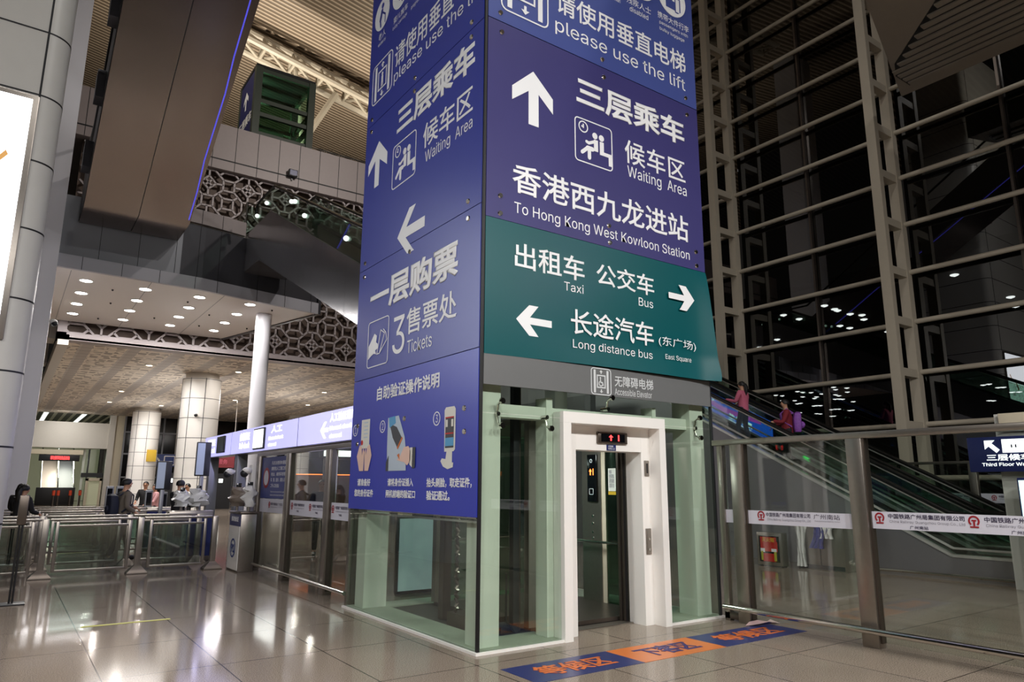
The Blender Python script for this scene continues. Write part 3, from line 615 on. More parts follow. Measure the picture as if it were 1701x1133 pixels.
# guide rails, chain, pipes in the shaft
for x, y, w in ((.62, 1.72, .11), (.62, .9, .07)): MB().box(x-w/2, x+w/2, y-w/2, y+w/2, .03, 9).build('guide_rail', 'rust', tw)
MB().box(.82, .9, .55, .63, .03, 9).build('guide_rail', 'dark', tw); MB().box(.93, .97, .62, .66, .03, 3).build('guide_rail', 'steel_dark', tw)
mb = MB()
for k in range(26):
    z = .12+k*.05; mb.tube([(.55+.02*math.cos(k*1.6), 1.32+.02*math.sin(k*1.6), z), (.55-.02*math.cos(k*1.6), 1.32-.02*math.sin(k*1.6), z+.05)], .02, 6)
mb.build('balance_chain', 'steel_dark', tw)
MB().tube([(.5, .62, 1.3), (.56, .8, .6), (.6, 1.0, .05)], .012, 6).build('cable', 'black', tw); MB().tube([(.55, .3, .7), (.62, .4, .2), (.8, .5, .05)], .012, 6).build('cable', 'black', tw)
MB().bbox(.62, .86, .5, .75, .02, .12, .02).build('buffer_base', 'black', tw)
mb = MB(); mb.box(.9, 1.0, .6, .75, .05, .1); mb.box(.5, 1.0, .8, 1.45, .012, .16); mb.build('buffer_frame', 'rust', tw)

t = thing('advert_stand', 'low pale blue glowing advert panel standing behind the lift shaft glass', 'advert', (1.5, 3.75, 0))
MB().bbox(.95, 1.85, 3.72, 3.8, .04, 1.16, .01).build('frame', 'dark', t); MB().box(.98, 1.82, 3.712, 3.72, .08, 1.12).build('panel', mat('advert_glow', 'cfe0ee', .4, emit=(.5, .6, .72, 1), es=.22, noise=.4, nscale=3), t); MB().box(1.0, 1.8, 3.66, 3.86, 0, .04).build('foot', 'steel_dark', t)

# ---- white door surround
ds = thing('door_surround', 'white panelled portal around the lift entrance with call buttons', 'door frame', (1.88, .1, 0))
mb = MB()
mb.box(1.07, 1.185, -.05, .13, 0, 2.315); mb.build('outer_frame', 'white', ds); MB().box(2.6, 2.705, -.05, .13, 0, 2.315).build('outer_frame', 'white', ds); MB().box(1.07, 2.705, -.05, .13, 2.316, 2.44).build('head_frame', 'white', ds)
MB().box(1.08, 1.40, .131, .40, .0, 2.345).build('jamb', 'white', ds); MB().box(2.454, 2.69, .131, .40, .0, 2.345).build('jamb', 'white', ds); MB().box(1.401, 2.453, .131, .40, 2.03, 2.345).build('header_panel', 'white', ds)
dp = MB().bbox(1.72, 2.2, .1, .135, 2.115, 2.25, .006).build('floor_display', 'steel_dark', ds); MB().box(1.77, 2.15, .094, .1, 2.135, 2.23).build('display_glass', 'darkglass', dp)
F = Face((1.72, .094, 0), (1, 0, 0), (0, 0, 1)); ink = Ink(F, .002)
ink.poly([(.2, 2.22), (.165, 2.19), (.19, 2.19), (.19, 2.148), (.21, 2.148), (.21, 2.19), (.235, 2.19)]); ink.rect(.315, .335, 2.148, 2.22); ink.done('lit_digits', 'ledred', dp)
st = MB().box(1.88, 2.03, .126, .132, 2.035, 2.105).build('notice_sticker', 'signnavy', ds); text(Face((1.88, .126, 0), (1, 0, 0), (0, 0, 1)), '无障碍\n电梯入口', .02, .13, 2.045, 2.095, 'letter', st, 0, .002)
lp = MB().bbox(2.5, 2.575, .115, .132, 1.74, 1.93, .006).build('hall_lantern', 'steel', ds); MB().box(2.525, 2.55, .112, .116, 1.775, 1.895).build('lamp_slot', 'black', lp)
cp = MB().bbox(2.49, 2.575, .115, .132, .81, 1.115, .006).build('call_panel', 'steel', ds)
for z in (.99, .87): MB().tube([(2.533, .108, z), (2.533, .116, z)], .016, 12).build('call_button', 'chrome', cp)
MB().box(1.40, 2.454, .34, .52, .0, .012).build('sill', 'steel', ds)
# ---- lift car behind the doorway
car = thing('lift_car', 'steel and glass lift car waiting open inside the tower', 'lift car', (1.95, 1.5, .02))
MB().box(1.05, 3.0, .53, 2.75, .015, .06).build('car_floor', 'steel_dark', car); MB().box(1.05, 3.0, .53, 2.75, 2.35, 2.42).build('car_ceiling', 'steel', car)
for k, (x0, x1, y0, y1) in enumerate(((1.05, 1.09, .55, .6), (1.05, 1.09, 2.7, 2.75), (2.96, 3.0, 2.7, 2.75), (2.96, 3.0, .55, .6))): MB().box(x0-.03, x1+.03, y0-.02, y1+.02, .06, 2.35).build('corner_post', 'steel', car)
MB().box(1.1, 2.9, 2.72, 2.735, .06, 2.35).build('rear_pane', 'GG2', car); MB().box(1.05, 1.065, .62, 2.7, .06, 2.35).build('side_pane', 'GG', car)
MB().box(2.93, 2.96, 1.4, 1.8, .06, 2.35).build('control_column', 'steel', car)
MB().box(2.95, 2.965, .62, 1.32, .06, 2.35).build('side_pane', 'GG2', car); MB().box(2.94, 2.97, 1.32, 1.4, .06, 2.35).build('pane_frame', 'beige', car)
cop = MB().bbox(2.905, 2.93, 1.46, 1.66, 1.4, 2.06, .006).build('control_panel', 'darkglass', car)
F = Face((2.905, 1.66, 0), (0, -1, 0), (0, 0, 1)); ink = Ink(F, .002); ink.poly([(.075, 1.86), (.045, 1.82), (.065, 1.82), (.065, 1.77), (.085, 1.77), (.085, 1.82), (.105, 1.82)]); ink.rect(.125, .14, 1.77, 1.86); ink.done('lit_digits', 'ledorange', cop)
ink = Ink(F, .002); ink.ring((.09, 1.97), .022, .01); ink.rrect(.05, .13, 1.5, 1.58, .01, .008); ink.done('panel_print', 'letter_dim', cop)
for z in (1.2, 1.1, .98, .9): MB().tube([(2.925, 1.58, z), (2.93, 1.58, z)], .018, 12).build('button', 'chrome', cop)
MB().tube([(2.86, .75, .86), (2.86, 2.55, .86)], .018, 10).build('handrail', 'chrome', car); MB().tube([(1.12, .8, .88), (1.12, 2.5, .88)], .018, 10).build('handrail', 'chrome', car)
MB().tube([(1.3, 2.66, .88), (2.8, 2.66, .88)], .018, 10).build('handrail', 'chrome', car)
nb = MB().box(2.925, 2.93, 1.09, 1.24, 1.55, 1.86).build('notice', 'paper', car); text(Face((2.925, 1.24, 0), (0, -1, 0), (0, 0, 1)), '电梯\n使用须知\n请勿超载\n注意安全', .02, .12, 1.6, 1.84, 'ink', nb, 0, .002); MB().box(2.923, 2.93, 1.09, 1.24, 1.5, 1.545).build('warning_strip', 'yellowsign', car)
for x0, x1, y0 in ((2.40, 2.452, .42), (2.38, 2.52, .47)): MB().box(x0, x1, y0, y0+.035, .015, 2.06).build('door_panel', 'steel_dark', car)
for x0 in (2.41, 2.43): MB().box(x0, x0+.012, .412, .42, .015, 2.06).build('door_groove', 'black', car)
lamp('car_lamp', (1.95, 1.6, 2.3), 26, .5, (.92, 1, .95), parent=car)

# ---- sign panels
FR = Face((0, -.012, 0), (1, 0, 0), (0, 0, 1)); FL = Face((-.012, 0, 0), (0, -1, 0), (0, 0, 1))
def bolts(face, pts, parent):
    for a, b in pts:
        p = face.at(a, b, 0); q = face.at(a, b, .014)
        MB().tube([p, q], [.034, .026], 12).build('bolt', 'chrome', parent)
def lift_icon(ink, a, b, c, d, w, wheel=True):
    ink.rrect(a, b, c, d, (b-a)*.12, w); W_ = b-a; H_ = d-c
    ink.rect(a+W_*.12, a+W_*.22, c+H_*.06, d-H_*.06); ink.rect(b-W_*.22, b-W_*.12, c+H_*.06, d-H_*.06)
    x0, x1, y0, y1 = a+W_*.3, b-W_*.3, c+H_*.27, d-H_*.27
    ink.line([(x0, y0), (x1, y0), (x1, y1), (x0, y1)], w*1.3, True); cx = (a+b)/2; s_ = W_*.09
    ink.poly([(cx, d-H_*.06), (cx-s_, d-H_*.13), (cx+s_, d-H_*.13)]); ink.rect(cx-s_*.3, cx+s_*.3, d-H_*.2, d-H_*.13)
    ink.poly([(cx, c+H_*.06), (cx+s_, c+H_*.13), (cx-s_, c+H_*.13)]); ink.rect(cx-s_*.3, cx+s_*.3, c+H_*.13, c+H_*.2)
    mw = (x1-x0); mh = (y1-y0)
    if wheel:
        ink.disc((cx-mw*.1, y0+mh*.8), mw*.09, 12); ink.seg((cx-mw*.1, y0+mh*.68), (cx-mw*.06, y0+mh*.42), w*1.2); ink.seg((cx-mw*.06, y0+mh*.42), (cx+mw*.15, y0+mh*.42), w*1.2); ink.seg((cx+mw*.15, y0+mh*.42), (cx+mw*.25, y0+mh*.2), w*1.2)
        ink.ring((cx-mw*.05, y0+mh*.33), mw*.23, w, 16, 120, 400)
    else:
        ink.disc((cx, y0+mh*.78), mw*.1, 12); ink.seg((cx, y0+mh*.62), (cx, y0+mh*.38), mw*.2); ink.seg((cx-mw*.07, y0+mh*.35), (cx-mw*.07, y0+mh*.12), w*1.3); ink.seg((cx+mw*.07, y0+mh*.35), (cx+mw*.07, y0+mh*.12), w*1.3)
def wait_icon(ink, a, b, c, d):
    W_, H_ = b-a, d-c; X = lambda t: a+W_*t; Y = lambda t: d-H_*t
    ink.rrect(a, b, c, d, W_*.08, .016); ink.ring((X(.22), Y(.18)), W_*.115, .016, 24); ink.line([(X(.22), Y(.11)), (X(.22), Y(.19)), (X(.17), Y(.17))], .02)
    ink.disc((X(.53), Y(.3)), W_*.07); ink.disc((X(.71), Y(.3)), W_*.07)
    ink.poly([(X(.5), Y(.39)), (X(.61), Y(.39)), (X(.61), Y(.66)), (X(.42), Y(.66)), (X(.42), Y(.61)), (X(.5), Y(.61))])
    ink.seg((X(.5), Y(.45)), (X(.36), Y(.52)), .04); ink.seg((X(.36), Y(.52)), (X(.3), Y(.5)), .04); ink.seg((X(.46), Y(.64)), (X(.33), Y(.64)), .06); ink.seg((X(.33), Y(.64)), (X(.18), Y(.78)), .05); ink.seg((X(.37), Y(.64)), (X(.37), Y(.86)), .055)
    ink.line([(X(.7), Y(.4)), (X(.7), Y(.66)), (X(.94), Y(.66)), (X(.94), Y(.9))], .05); ink.poly([(X(.66), Y(.39)), (X(.77), Y(.39)), (X(.77), Y(.64)), (X(.66), Y(.64))])
# right: teal panel, with its loose lower right corner curling off
tp = thing('sign_panel', 'teal panel for taxi and bus with a curling lower right corner', 'sign', (1.85, 0, 3))
mb = MB(); nu, nv = 40, 24; vs = []; fs = []
for j in range(nv+1):
    for i in range(nu+1):
        v = j/nv; u = i/nu
        side_ = max(0, (u-.86)/.14); low = max(0, 1-v*1.0)
        lift = .085*(side_**1.6)*(low**.7)+.05*max(0, 1-v*5)*min(1, max(0, (u-.15)*1.6))
        x = .03+u*(3.645+.085*(low**.75)*(side_**.7 if side_ > 0 else 0))-(.05*max(0, 1-v*9)**2*side_); z = 2.99+v*1.54+.02*math.sin(u*3)*max(0, 1-v*4)
        wav = .018*math.sin(u*46)*side_*low
        vs.append((x, -.012-lift-wav, z))
n = len(vs)
vs2 = [(a, b+.006, c) for a, b, c in vs]
for j in range(nv):
    for i in range(nu):
        q = j*(nu+1)+i; fs.append((q, q+1, q+nu+2, q+nu+1)); fs.append((n+q, n+q+nu+1, n+q+nu+2, n+q+1))
for i in range(nu): fs.append((i, n+i, n+i+1, i+1)); k = nv*(nu+1)+i; fs.append((k, k+1, n+k+1, n+k))
for j in range(nv): k = j*(nu+1); fs.append((k, k+nu+1, n+k+nu+1, n+k)); k += nu; fs.append((k, n+k, n+k+nu+1, k+nu+1))
mb.add(vs, []); mb.v = []; mb.add(vs+vs2, fs); mb.build('film', 'teal', tp, 60)
text(FR, '出租车', .42, 1.45, 4.01, 4.31, 'letter', tp, .012); text(FR, '公交车', 1.64, 2.64, 4.02, 4.30, 'letter', tp, .012)
text(FR, 'Taxi', 1.13, 1.43, 3.86, 3.97, 'letter', tp); text(FR, 'Bus', 2.35, 2.61, 3.86, 3.97, 'letter', tp)
text(FR, '长途汽车', 1.22, 2.59, 3.35, 3.66, 'letter', tp, .012, .012); text(FR, 'Long distance bus', 1.24, 2.55, 3.16, 3.29, 'letter', tp, 0, .02); text(FR, '(东广场)', 2.66, 3.37, 3.37, 3.51, 'letter', tp, .0, .03); text(FR, 'East Square', 2.77, 3.26, 3.2, 3.28, 'letter', tp, 0, .035)
ink = Ink(FR, .03); ink.poly([(2.88, 4.12), (3.18, 4.12), (3.08, 4.25), (3.22, 4.25), (3.38, 4.08), (3.22, 3.91), (3.08, 3.91), (3.18, 4.04), (2.88, 4.04)]); ink.done('arrow', 'letter', tp); ink = Ink(FR, .004); ink.poly([(.94, 3.46), (.63, 3.46), (.75, 3.6), (.62, 3.6), (.44, 3.42), (.62, 3.25), (.75, 3.25), (.63, 3.38), (.94, 3.38)]); ink.done('arrow', 'letter', tp)
# right: purple panel
pp = thing('sign_panel', 'purple panel with up arrow, waiting area and west station lettering', 'sign', (1.85, 0, 4.6))
MB().box(.03, 3.67, -.012, .01, 4.535, 7.0).build('board', 'purple', pp)
bolts(FR, [(.22, 6.87), (1.84, 6.87), (3.45, 6.86), (.22, 4.81), (1.87, 4.82), (3.5, 4.8), (.22, 4.6), (1.88, 4.6), (3.5, 4.6)], pp)
ink = Ink(FR); ink.poly([(.68, 6.52), (.37, 6.23), (.37, 6.05), (.61, 6.24), (.61, 5.81), (.76, 5.81), (.76, 6.24), (.98, 6.05), (.98, 6.25)]); ink.done('arrow', 'letter', pp)
text(FR, '三层乘车', 1.36, 3.37, 6.33, 6.74, 'letter', pp, .03); text(FR, '候车区', 2.18, 3.35, 5.77, 6.11, 'letter', pp, .01, space=1.06); text(FR, 'Waiting  Area', 2.22, 3.36, 5.54, 5.74, 'letter', pp)
text(FR, '香港西九龙进站', .38, 3.36, 4.90, 5.27, 'letter', pp, .014); text(FR, 'To Hong Kong West Kowloon Station', .41, 3.36, 4.62, 4.79, 'letter', pp)
ink = Ink(FR); wait_icon(ink, 1.33, 1.95, 5.57, 6.15); ink.done('pictogram', 'letter', pp)
# right: top slate-blue panel
bp_ = thing('sign_panel', 'slate blue panel saying please use the lift, facing the door side', 'sign', (1.85, 0, 7))
MB().box(.03, 3.67, -.012, .01, 7.012, 9.3).build('board', 'blue_top', bp_)
bolts(FR, [(1.82, 7.12), (3.44, 7.12), (.2, 7.12)], bp_)
text(FR, '请使用垂直电梯', 1.04, 3.47, 7.5, 7.84, 'letter', bp_, .01); text(FR, 'please use the lift', 1.03, 3.44, 7.18, 7.42, 'letter', bp_)
ink = Ink(FR); lift_icon(ink, .21, .91, 7.19, 8.05, .02, False)
for a in (1.4, 2.0, 2.6, 3.23):
    ink.ring((a, 8.66), .27, .05, 32)
ink.done('pictogram', 'letter', bp_)
ink = Ink(FR, .003); ink.disc((3.23, 8.66), .25, 32); ink.disc((2.6, 8.66), .25, 32); ink.done('round_emblem', 'letter', bp_)
ink = Ink(FR, .006); ink.rect(3.1, 3.3, 8.48, 8.62); ink.disc((3.2, 8.82), .05); ink.seg((3.2, 8.74), (3.2, 8.6), .08); ink.rrect(3.3, 3.4, 8.46, 8.7, .01, .02); ink.done('pictogram', 'blue_top', bp_)
text(FR, '残疾人士', 2.3, 2.78, 8.19, 8.3, 'letter', bp_); text(FR, 'disabled', 2.36, 2.72, 8.08, 8.16, 'letter', bp_); text(FR, '携带大件行李', 2.92, 3.58, 8.22, 8.33, 'letter', bp_); text(FR, 'passengers with\nbulky luggage', 2.95, 3.55, 8.02, 8.19, 'letter', bp_); text(FR, '孕妇', 1.85, 2.1, 8.2, 8.3, 'letter', bp_); text(FR, 'pregnant woman', 1.75, 2.18, 8.1, 8.17, 'letter', bp_)
# grey fascia sign over the door
gs = thing('fascia_sign', 'long grey fascia above the lift door reading accessible elevator', 'sign', (1.85, 0, 2.66))
MB().box(.03, 3.645, -.01, .02, 2.665, 3.0).build('board', 'grey_sign', gs)
ink = Ink(FR, .0); lift_icon(ink, 1.53, 1.84, 2.675, 2.985, .012); ink.done('pictogram', 'letter_dim', gs)
text(FR, '无障碍电梯', 1.9, 2.56, 2.79, 2.925, 'letter_dim', gs, .014, .003); text(FR, 'Accessible Elevator', 1.9, 2.53, 2.69, 2.77, 'letter_dim', gs, .006, .003)
# left panels
def lpanel(z0, z1, m, label):
    t = thing('sign_panel', label, 'sign', (0, TD/2, z0)); MB().box(-.012, .01, .025, 3.335, z0, z1).build('board', m, t); return t
L4 = lpanel(6.99, 9.3, 'blue', 'deep blue panel saying please use the lift, on the side facing left')
L3 = lpanel(4.69, 6.98, 'blue', 'deep blue waiting area panel on the left side of the tower')
L2 = lpanel(3.06, 4.68, 'blue', 'deep blue tickets panel with left arrow on the left side of the tower')
L1 = lpanel(1.30, 3.05, 'blue2', 'bright blue panel with three pictured steps of self-service check')
def LT(b, y0, y1, z0, z1, p, bold=0., **k): return text(FL, b, -y0, -y1, z0, z1, k.pop('m', 'letter'), p, bold, **k)
bolts(FL, [(-.29, 7.08), (-1.75, 7.08), (-3.15, 7.08)], L4); bolts(FL, [(-.29, 6.88), (-1.75, 6.88), (-3.15, 6.88), (-.3, 4.79), (-3.15, 4.79)], L3)
bolts(FL, [(-.29, 4.58), (-3.15, 4.58), (-1.72, 4.58)], L2); bolts(FL, [(-3.13, 2.42), (-3.12, 2.17), (-1.71, 2.42), (-.3, 2.43), (-.29, 2.18)], L1)
LT('请使用垂直电梯', 2.42, .05, 7.55, 7.92, L4, .01); LT('please use the lift', 2.43, .06, 7.29, 7.52, L4)
ink = Ink(FL); lift_icon(ink, -3.18, -2.5, 7.3, 7.95, .018, False); ink.done('pictogram', 'letter', L4)
ink = Ink(FL); ink.disc((-2.95, 8.78), .26, 30); ink.disc((-2.32, 8.78), .26, 30); ink.disc((-1.69, 8.78), .26, 30); ink.disc((-1.06, 8.78), .26, 30); ink.done('round_emblem', 'letter', L4)
ink = Ink(FL, .008); ink.disc((-2.93, 8.92), .045); ink.seg((-2.95, 8.84), (-3.0, 8.7), .07); ink.seg((-3.0, 8.68), (-2.98, 8.58), .04); ink.seg((-2.93, 8.8), (-2.83, 8.72), .03); ink.seg((-2.83, 8.72), (-2.83, 8.58), .02)
ink.disc((-2.32, 8.92), .045); ink.seg((-2.32, 8.84), (-2.32, 8.68), .09); ink.seg((-2.24, 8.7), (-2.24, 8.6), .05); ink.done('pictogram', 'blue', L4)
LT('老人', 3.05, 2.8, 8.35, 8.47, L4); LT('elderly', 3.05, 2.78, 8.24, 8.31, L4); LT('婴儿推车', 2.52, 2.06, 8.35, 8.45, L4); LT('baby carriage', 2.54, 2.08, 8.24, 8.31, L4); LT('孕妇', 1.8, 1.6, 8.35, 8.45, L4); LT('pregnant woman', 1.95, 1.45, 8.24, 8.31, L4)
LT('三层乘车', 2.26, .2, 6.42, 6.85, L3, .034); LT('候车区', 1.45, .23, 5.89, 6.24, L3, .01); LT('Waiting  Area', 1.38, .23, 5.64, 5.84, L3)
ink = Ink(FL); ink.poly([(-2.84, 6.6), (-3.19, 6.33), (-3.19, 6.16), (-2.95, 6.32), (-2.95, 5.89), (-2.8, 5.89), (-2.8, 6.3), (-2.54, 6.12), (-2.54, 6.31)]); ink.done('arrow', 'letter', L3)
ink = Ink(FL); wait_icon(ink, -2.34, -1.65, 5.64, 6.28); ink.done('pictogram', 'letter', L3)
aL = [(-2.10, 4.87), (-1.77, 5.21), (-1.59, 5.19), (-1.81, 4.95), (-1.33, 4.95), (-1.33, 4.81), (-1.81, 4.80), (-1.6, 4.57), (-1.79, 4.57)]
ink = Ink(FL, .004); ink.poly([(-2.10, 4.87), (-1.77, 5.2), (-1.59, 5.2), (-1.84, 4.95), (-1.33, 4.95), (-1.33, 4.81), (-1.85, 4.81), (-1.65, 4.61), (-1.6, 4.57), (-1.79, 4.57)]); ink.done('arrow', 'letter', L3)
LT('一层购票', 2.9, .48, 3.95, 4.41, L2, .036); LT('售票处', 1.74, .5, 3.47, 3.81, L2, .012); LT('Tickets', 1.7, 1.06, 3.23, 3.4, L2); LT('3', 2.13, 1.78, 3.27, 3.77, L2)
ink = Ink(FL); ink.rrect(-2.91, -2.26, 3.2, 3.84, .05, .014); ink.poly([(-2.88, 3.32), (-2.88, 3.5), (-2.7, 3.66), (-2.62, 3.62), (-2.64, 3.53), (-2.58, 3.5), (-2.58, 3.44), (-2.66, 3.42), (-2.62, 3.36), (-2.7, 3.38), (-2.78, 3.36)])
ink.line([(-2.6, 3.36), (-2.5, 3.68), (-2.38, 3.62), (-2.52, 3.36)], .014, True); ink.line([(-2.42, 3.68), (-2.34, 3.62), (-2.3, 3.52), (-2.52, 3.36)], .014); ink.done('pictogram', 'letter', L2)
LT('自助验证操作说明', 2.54, .85, 2.71, 2.9, L1, .026)
for n_, a in (('1', -3.2), ('2', -2.32), ('3', -.89)):
    ink = Ink(FL); ink.ring((a, 2.36), .075, .012); ink.done('number_ring', 'letter', L1); text(FL, n_, a-.025, a+.025, 2.315, 2.405, 'letter', L1)
LT('请准备好', 3.05, 2.63, 1.6, 1.7, L1, .03); LT('您的身份证件', 3.14, 2.53, 1.46, 1.56, L1, .03); LT('请将身份证插入', 2.11, 1.42, 1.6, 1.7, L1, .03); LT('闸机前端的验证口', 2.15, 1.36, 1.46, 1.56, L1, .03); LT('抬头刷脸，取走证件，', 1.09, .12, 1.59, 1.7, L1, .03); LT('验证通过。', 1.09, .56, 1.45, 1.56, L1, .03)
ink = Ink(FL); ink.poly([(-2.99, 2.49), (-2.72, 2.49), (-2.72, 2.1), (-2.99, 2.1)]); ink.done('picture', 'paper', L1)
ink = Ink(FL, .007); ink.poly([(-3.02, 2.15), (-2.95, 2.12), (-2.93, 2.0), (-2.9, 2.12), (-2.86, 2.05), (-2.87, 1.8), (-3.0, 1.8), (-3.1, 2.0)]); ink.poly([(-2.69, 2.15), (-2.77, 2.12), (-2.8, 2.0), (-2.82, 2.12), (-2.85, 2.05), (-2.83, 1.8), (-2.71, 1.8), (-2.62, 2.0)]); ink.done('picture', 'skinprint', L1)
ink = Ink(FL, .007); ink.disc((-2.95, 2.18), .035); ink.done('picture', 'redbox', L1)
ink = Ink(FL, .006)
for k in range(5): ink.rect(-2.9, -2.78, 2.24+k*.05, 2.255+k*.05)
ink.done('picture', 'printpale', L1)
ink = Ink(FL); ink.poly([(-2.16, 2.46), (-1.86, 2.47), (-1.68, 2.2), (-1.64, 2.05), (-1.62, 1.79), (-2.14, 1.79), (-2.16, 2.1)]); ink.done('picture', 'printpale', L1)
ink = Ink(FL, .007); ink.poly([(-2.1, 2.38), (-1.9, 2.33), (-1.74, 2.18), (-1.86, 2.07), (-2.0, 2.2)]); ink.poly([(-2.17, 1.79), (-2.1, 1.79), (-2.1, 1.98), (-2.17, 1.9)]); ink.done('picture', 'printgrey', L1)
ink = Ink(FL, .008); ink.poly([(-2.13, 2.46), (-1.95, 2.47), (-1.93, 2.38), (-2.1, 2.33)]); ink.done('picture', 'sky', L1)
ink = Ink(FL, .009); ink.line([(-1.86, 2.06), (-1.73, 2.19)], .03); ink.poly([(-1.86, 1.98), (-1.78, 1.92), (-1.8, 2.0)]); ink.done('picture', 'orange', L1)
ink = Ink(FL, .009); ink.poly([(-1.86, 1.92), (-1.76, 1.98), (-1.68, 2.07), (-1.56, 2.08), (-1.5, 2.02), (-1.5, 1.9), (-1.58, 1.85), (-1.66, 1.89), (-1.74, 1.9)]); ink.done('picture', 'skinprint', L1)
ink = Ink(FL, .009); ink.poly([(-1.52, 2.06), (-1.44, 2.06), (-1.44, 1.82), (-1.52, 1.86)]); ink.done('picture', 'paper', L1)
ink = Ink(FL, .009); ink.poly([(-1.45, 2.06), (-1.38, 2.06), (-1.38, 1.82), (-1.45, 1.81)]); ink.done('picture', 'printgrey', L1)
ink = Ink(FL); ink.poly([(-.71, 2.44), (-.68, 2.47), (-.5, 2.47), (-.47, 2.44), (-.47, 2.0), (-.5, 1.98), (-.53, 1.98), (-.53, 1.86), (-.5, 1.86), (-.51, 1.81), (-.62, 1.79), (-.72, 1.82), (-.78, 1.88), (-.75, 1.91), (-.67, 1.9), (-.65, 1.98), (-.7, 1.98)]); ink.done('picture', 'paper', L1)
ink = Ink(FL, .007); ink.rect(-.68, -.5, 2.02, 2.36); ink.done('picture', 'printgrey', L1)
ink = Ink(FL, .009); ink.rect(-.68, -.5, 2.04, 2.13); ink.done('picture', 'sky', L1)
ink = Ink(FL, .009); ink.rect(-.68, -.5, 2.17, 2.185); ink.rect(-.68, -.5, 2.345, 2.36); ink.done('picture', 'redbox', L1)
ink = Ink(FL, .009); ink.rect(-.67, -.63, 2.25, 2.33); ink.rect(-.55, -.51, 2.25, 2.33); ink.done('picture', 'paper', L1)

# ================================================================== FLOOR MARKS
FF = Face((0, 0, .0), (1, 0, 0), (0, 1, 0))
for nm, x0, x1, m, im, s_, lb_ in (('w', -.115, 1.15, 'navy', 'orange_ink', '等候区', 'navy floor sticker with orange waiting lettering, nearest the camera'), ('d', 1.15, 2.33, 'orange', 'navy_ink', '下客区', 'orange floor sticker with navy lettering before the lift door'), ('w', 2.33, 3.76, 'navy', 'orange_ink', '等候区', 'navy floor sticker with orange lettering beside the right glass partition')):
    t = thing('floor_sticker', lb_, 'floor sticker', ((x0+x1)/2, -.85, 0)); MB().box(x0, x1, -1.12, -.575, .0005, .003).build('film', m, t)
    text(FF, s_, x0+.22, x1-.2, -1.0, -.68, im, t, .03, .005)
tag(MB().box(-3.03, -2.09, 3.66, 3.73, .0005, .003).build('floor_tape', 'yellow'), 'short strip of yellow tape stuck on the floor tiles', 'tape')
mb = MB(); pts = [(3.42, -.48, .0), (3.52, -.46, .03), (3.6, -.52, .05), (3.7, -.55, .02), (3.82, -.54, .04), (3.9, -.62, .0), (3.8, -.62, .02), (3.7, -.6, .035), (3.55, -.57, .02)]
mb.v = [(p[0]-.0, p[1]-.06, p[2]+.006) for p in pts]+[(p[0], p[1]-.06, p[2]+.009) for p in pts]; k = len(pts); mb.f = [tuple(range(k)), tuple(range(2*k-1, k-1, -1))]+[(i, k+i, k+(i+1) % k, (i+1) % k) for i in range(k)]
tag(mb.build('crumpled_tissue', 'pinkpaper'), 'crumpled pink tissue lying on the navy floor sticker', 'tissue')

# ================================================================== GLASS PARTITIONS
def emblem(face, a, b, s_, parent):
    ink = Ink(face, .003); ink.ring((a, b+s_*.1), s_*.42, s_*.16, 24, -50, 230); ink.rect(a-s_*.08, a+s_*.08, b-s_*.35, b+s_*.2); ink.rect(a-s_*.2, a+s_*.2, b+s_*.08, b+s_*.22); ink.rect(a-s_*.38, a+s_*.38, b-s_*.52, b-s_*.38); ink.done('emblem', 'red', parent)
def film_text(face, a, zc, w, parent, form):
    emblem(face, a, zc+.01, .1, parent)
    if form == 1:
        text(face, '中国铁路广州局集团有限公司', a+.07, a+.62*w, zc+.005, zc+.055, 'ink', parent, .012, .003); text(face, 'China Railway Guangzhou Group Co., Ltd', a+.08, a+.62*w, zc-.045, zc-.01, 'ink_grey', parent, 0, .003)
        text(face, '广州南站', a+.66*w, a+.96*w, zc+.0, zc+.055, 'ink', parent, .0, .003); text(face, 'Guangzhounan Railway Station', a+.67*w, a+.96*w, zc-.03, zc-.012, 'ink_grey', parent, 0, .003)
    else:
        text(face, '中国铁路广州局集团有限公司', a+.09, a+.82*w, zc+.012, zc+.062, 'ink', parent, .014, .003); text(face, 'China Railway Guangzhou Group Co., Ltd', a+.1, a+.82*w, zc-.035, zc-.002, 'ink_grey', parent, 0, .003); text(face, '广州南站', a+.3*w, a+.48*w, zc-.085, zc-.05, 'ink', parent, .01, .003)
rp = thing('glass_partition', 'steel framed glass partition with white film band running right from the lift tower', 'partition', (3.62, -2.6, 0))
MB().bbox(3.56, 3.66, -5.4, -.06, 2.14, 2.21, .008).build('top_rail', 'steel', rp)
for y, w in ((-.43, .085), (-1.98, .09), (-3.8, .09), (-5.3, .09)):
    p_ = MB().bbox(3.55, 3.69, y-w, y+w, 0, 2.14, .006).build('post', 'steel', rp); MB().box(3.58, 3.66, y-w-.02, y-w, 0.05, 2.14).build('post_groove', 'steel_dark', p_)
MB().bbox(3.58, 3.66, -.2, -.12, 0, 2.14, .005).build('slim_post', 'steel', rp); MB().bbox(3.58, 3.66, -.5, -.12, .02, .1, .004).build('foot_rail', 'steel_dark', rp)
for a, b in ((-.345, -.2), (-1.89, -.52), (-3.7, -2.07), (-5.2, -3.9)):
    MB().box(3.615, 3.63, a, b, .06, 2.14).build('pane', 'G', rp); MB().box(3.606, 3.612, a, b, 1.175 if b > -1 else 1.195, 1.335 if b > -1 else 1.37).build('film_band', 'film', rp)
MB().tube([(3.47, -.2, .175), (3.47, -5.4, .185)], .032, 14).build('kick_rail', 'chrome', rp)
for y in (-.43, -1.98, -3.8): MB().tube([(3.47, y, .178), (3.56, y, .178)], .014, 8).build('rail_bracket', 'steel', rp)
FP = Face((3.606, 0, 0), (0, -1, 0), (0, 0, 1))
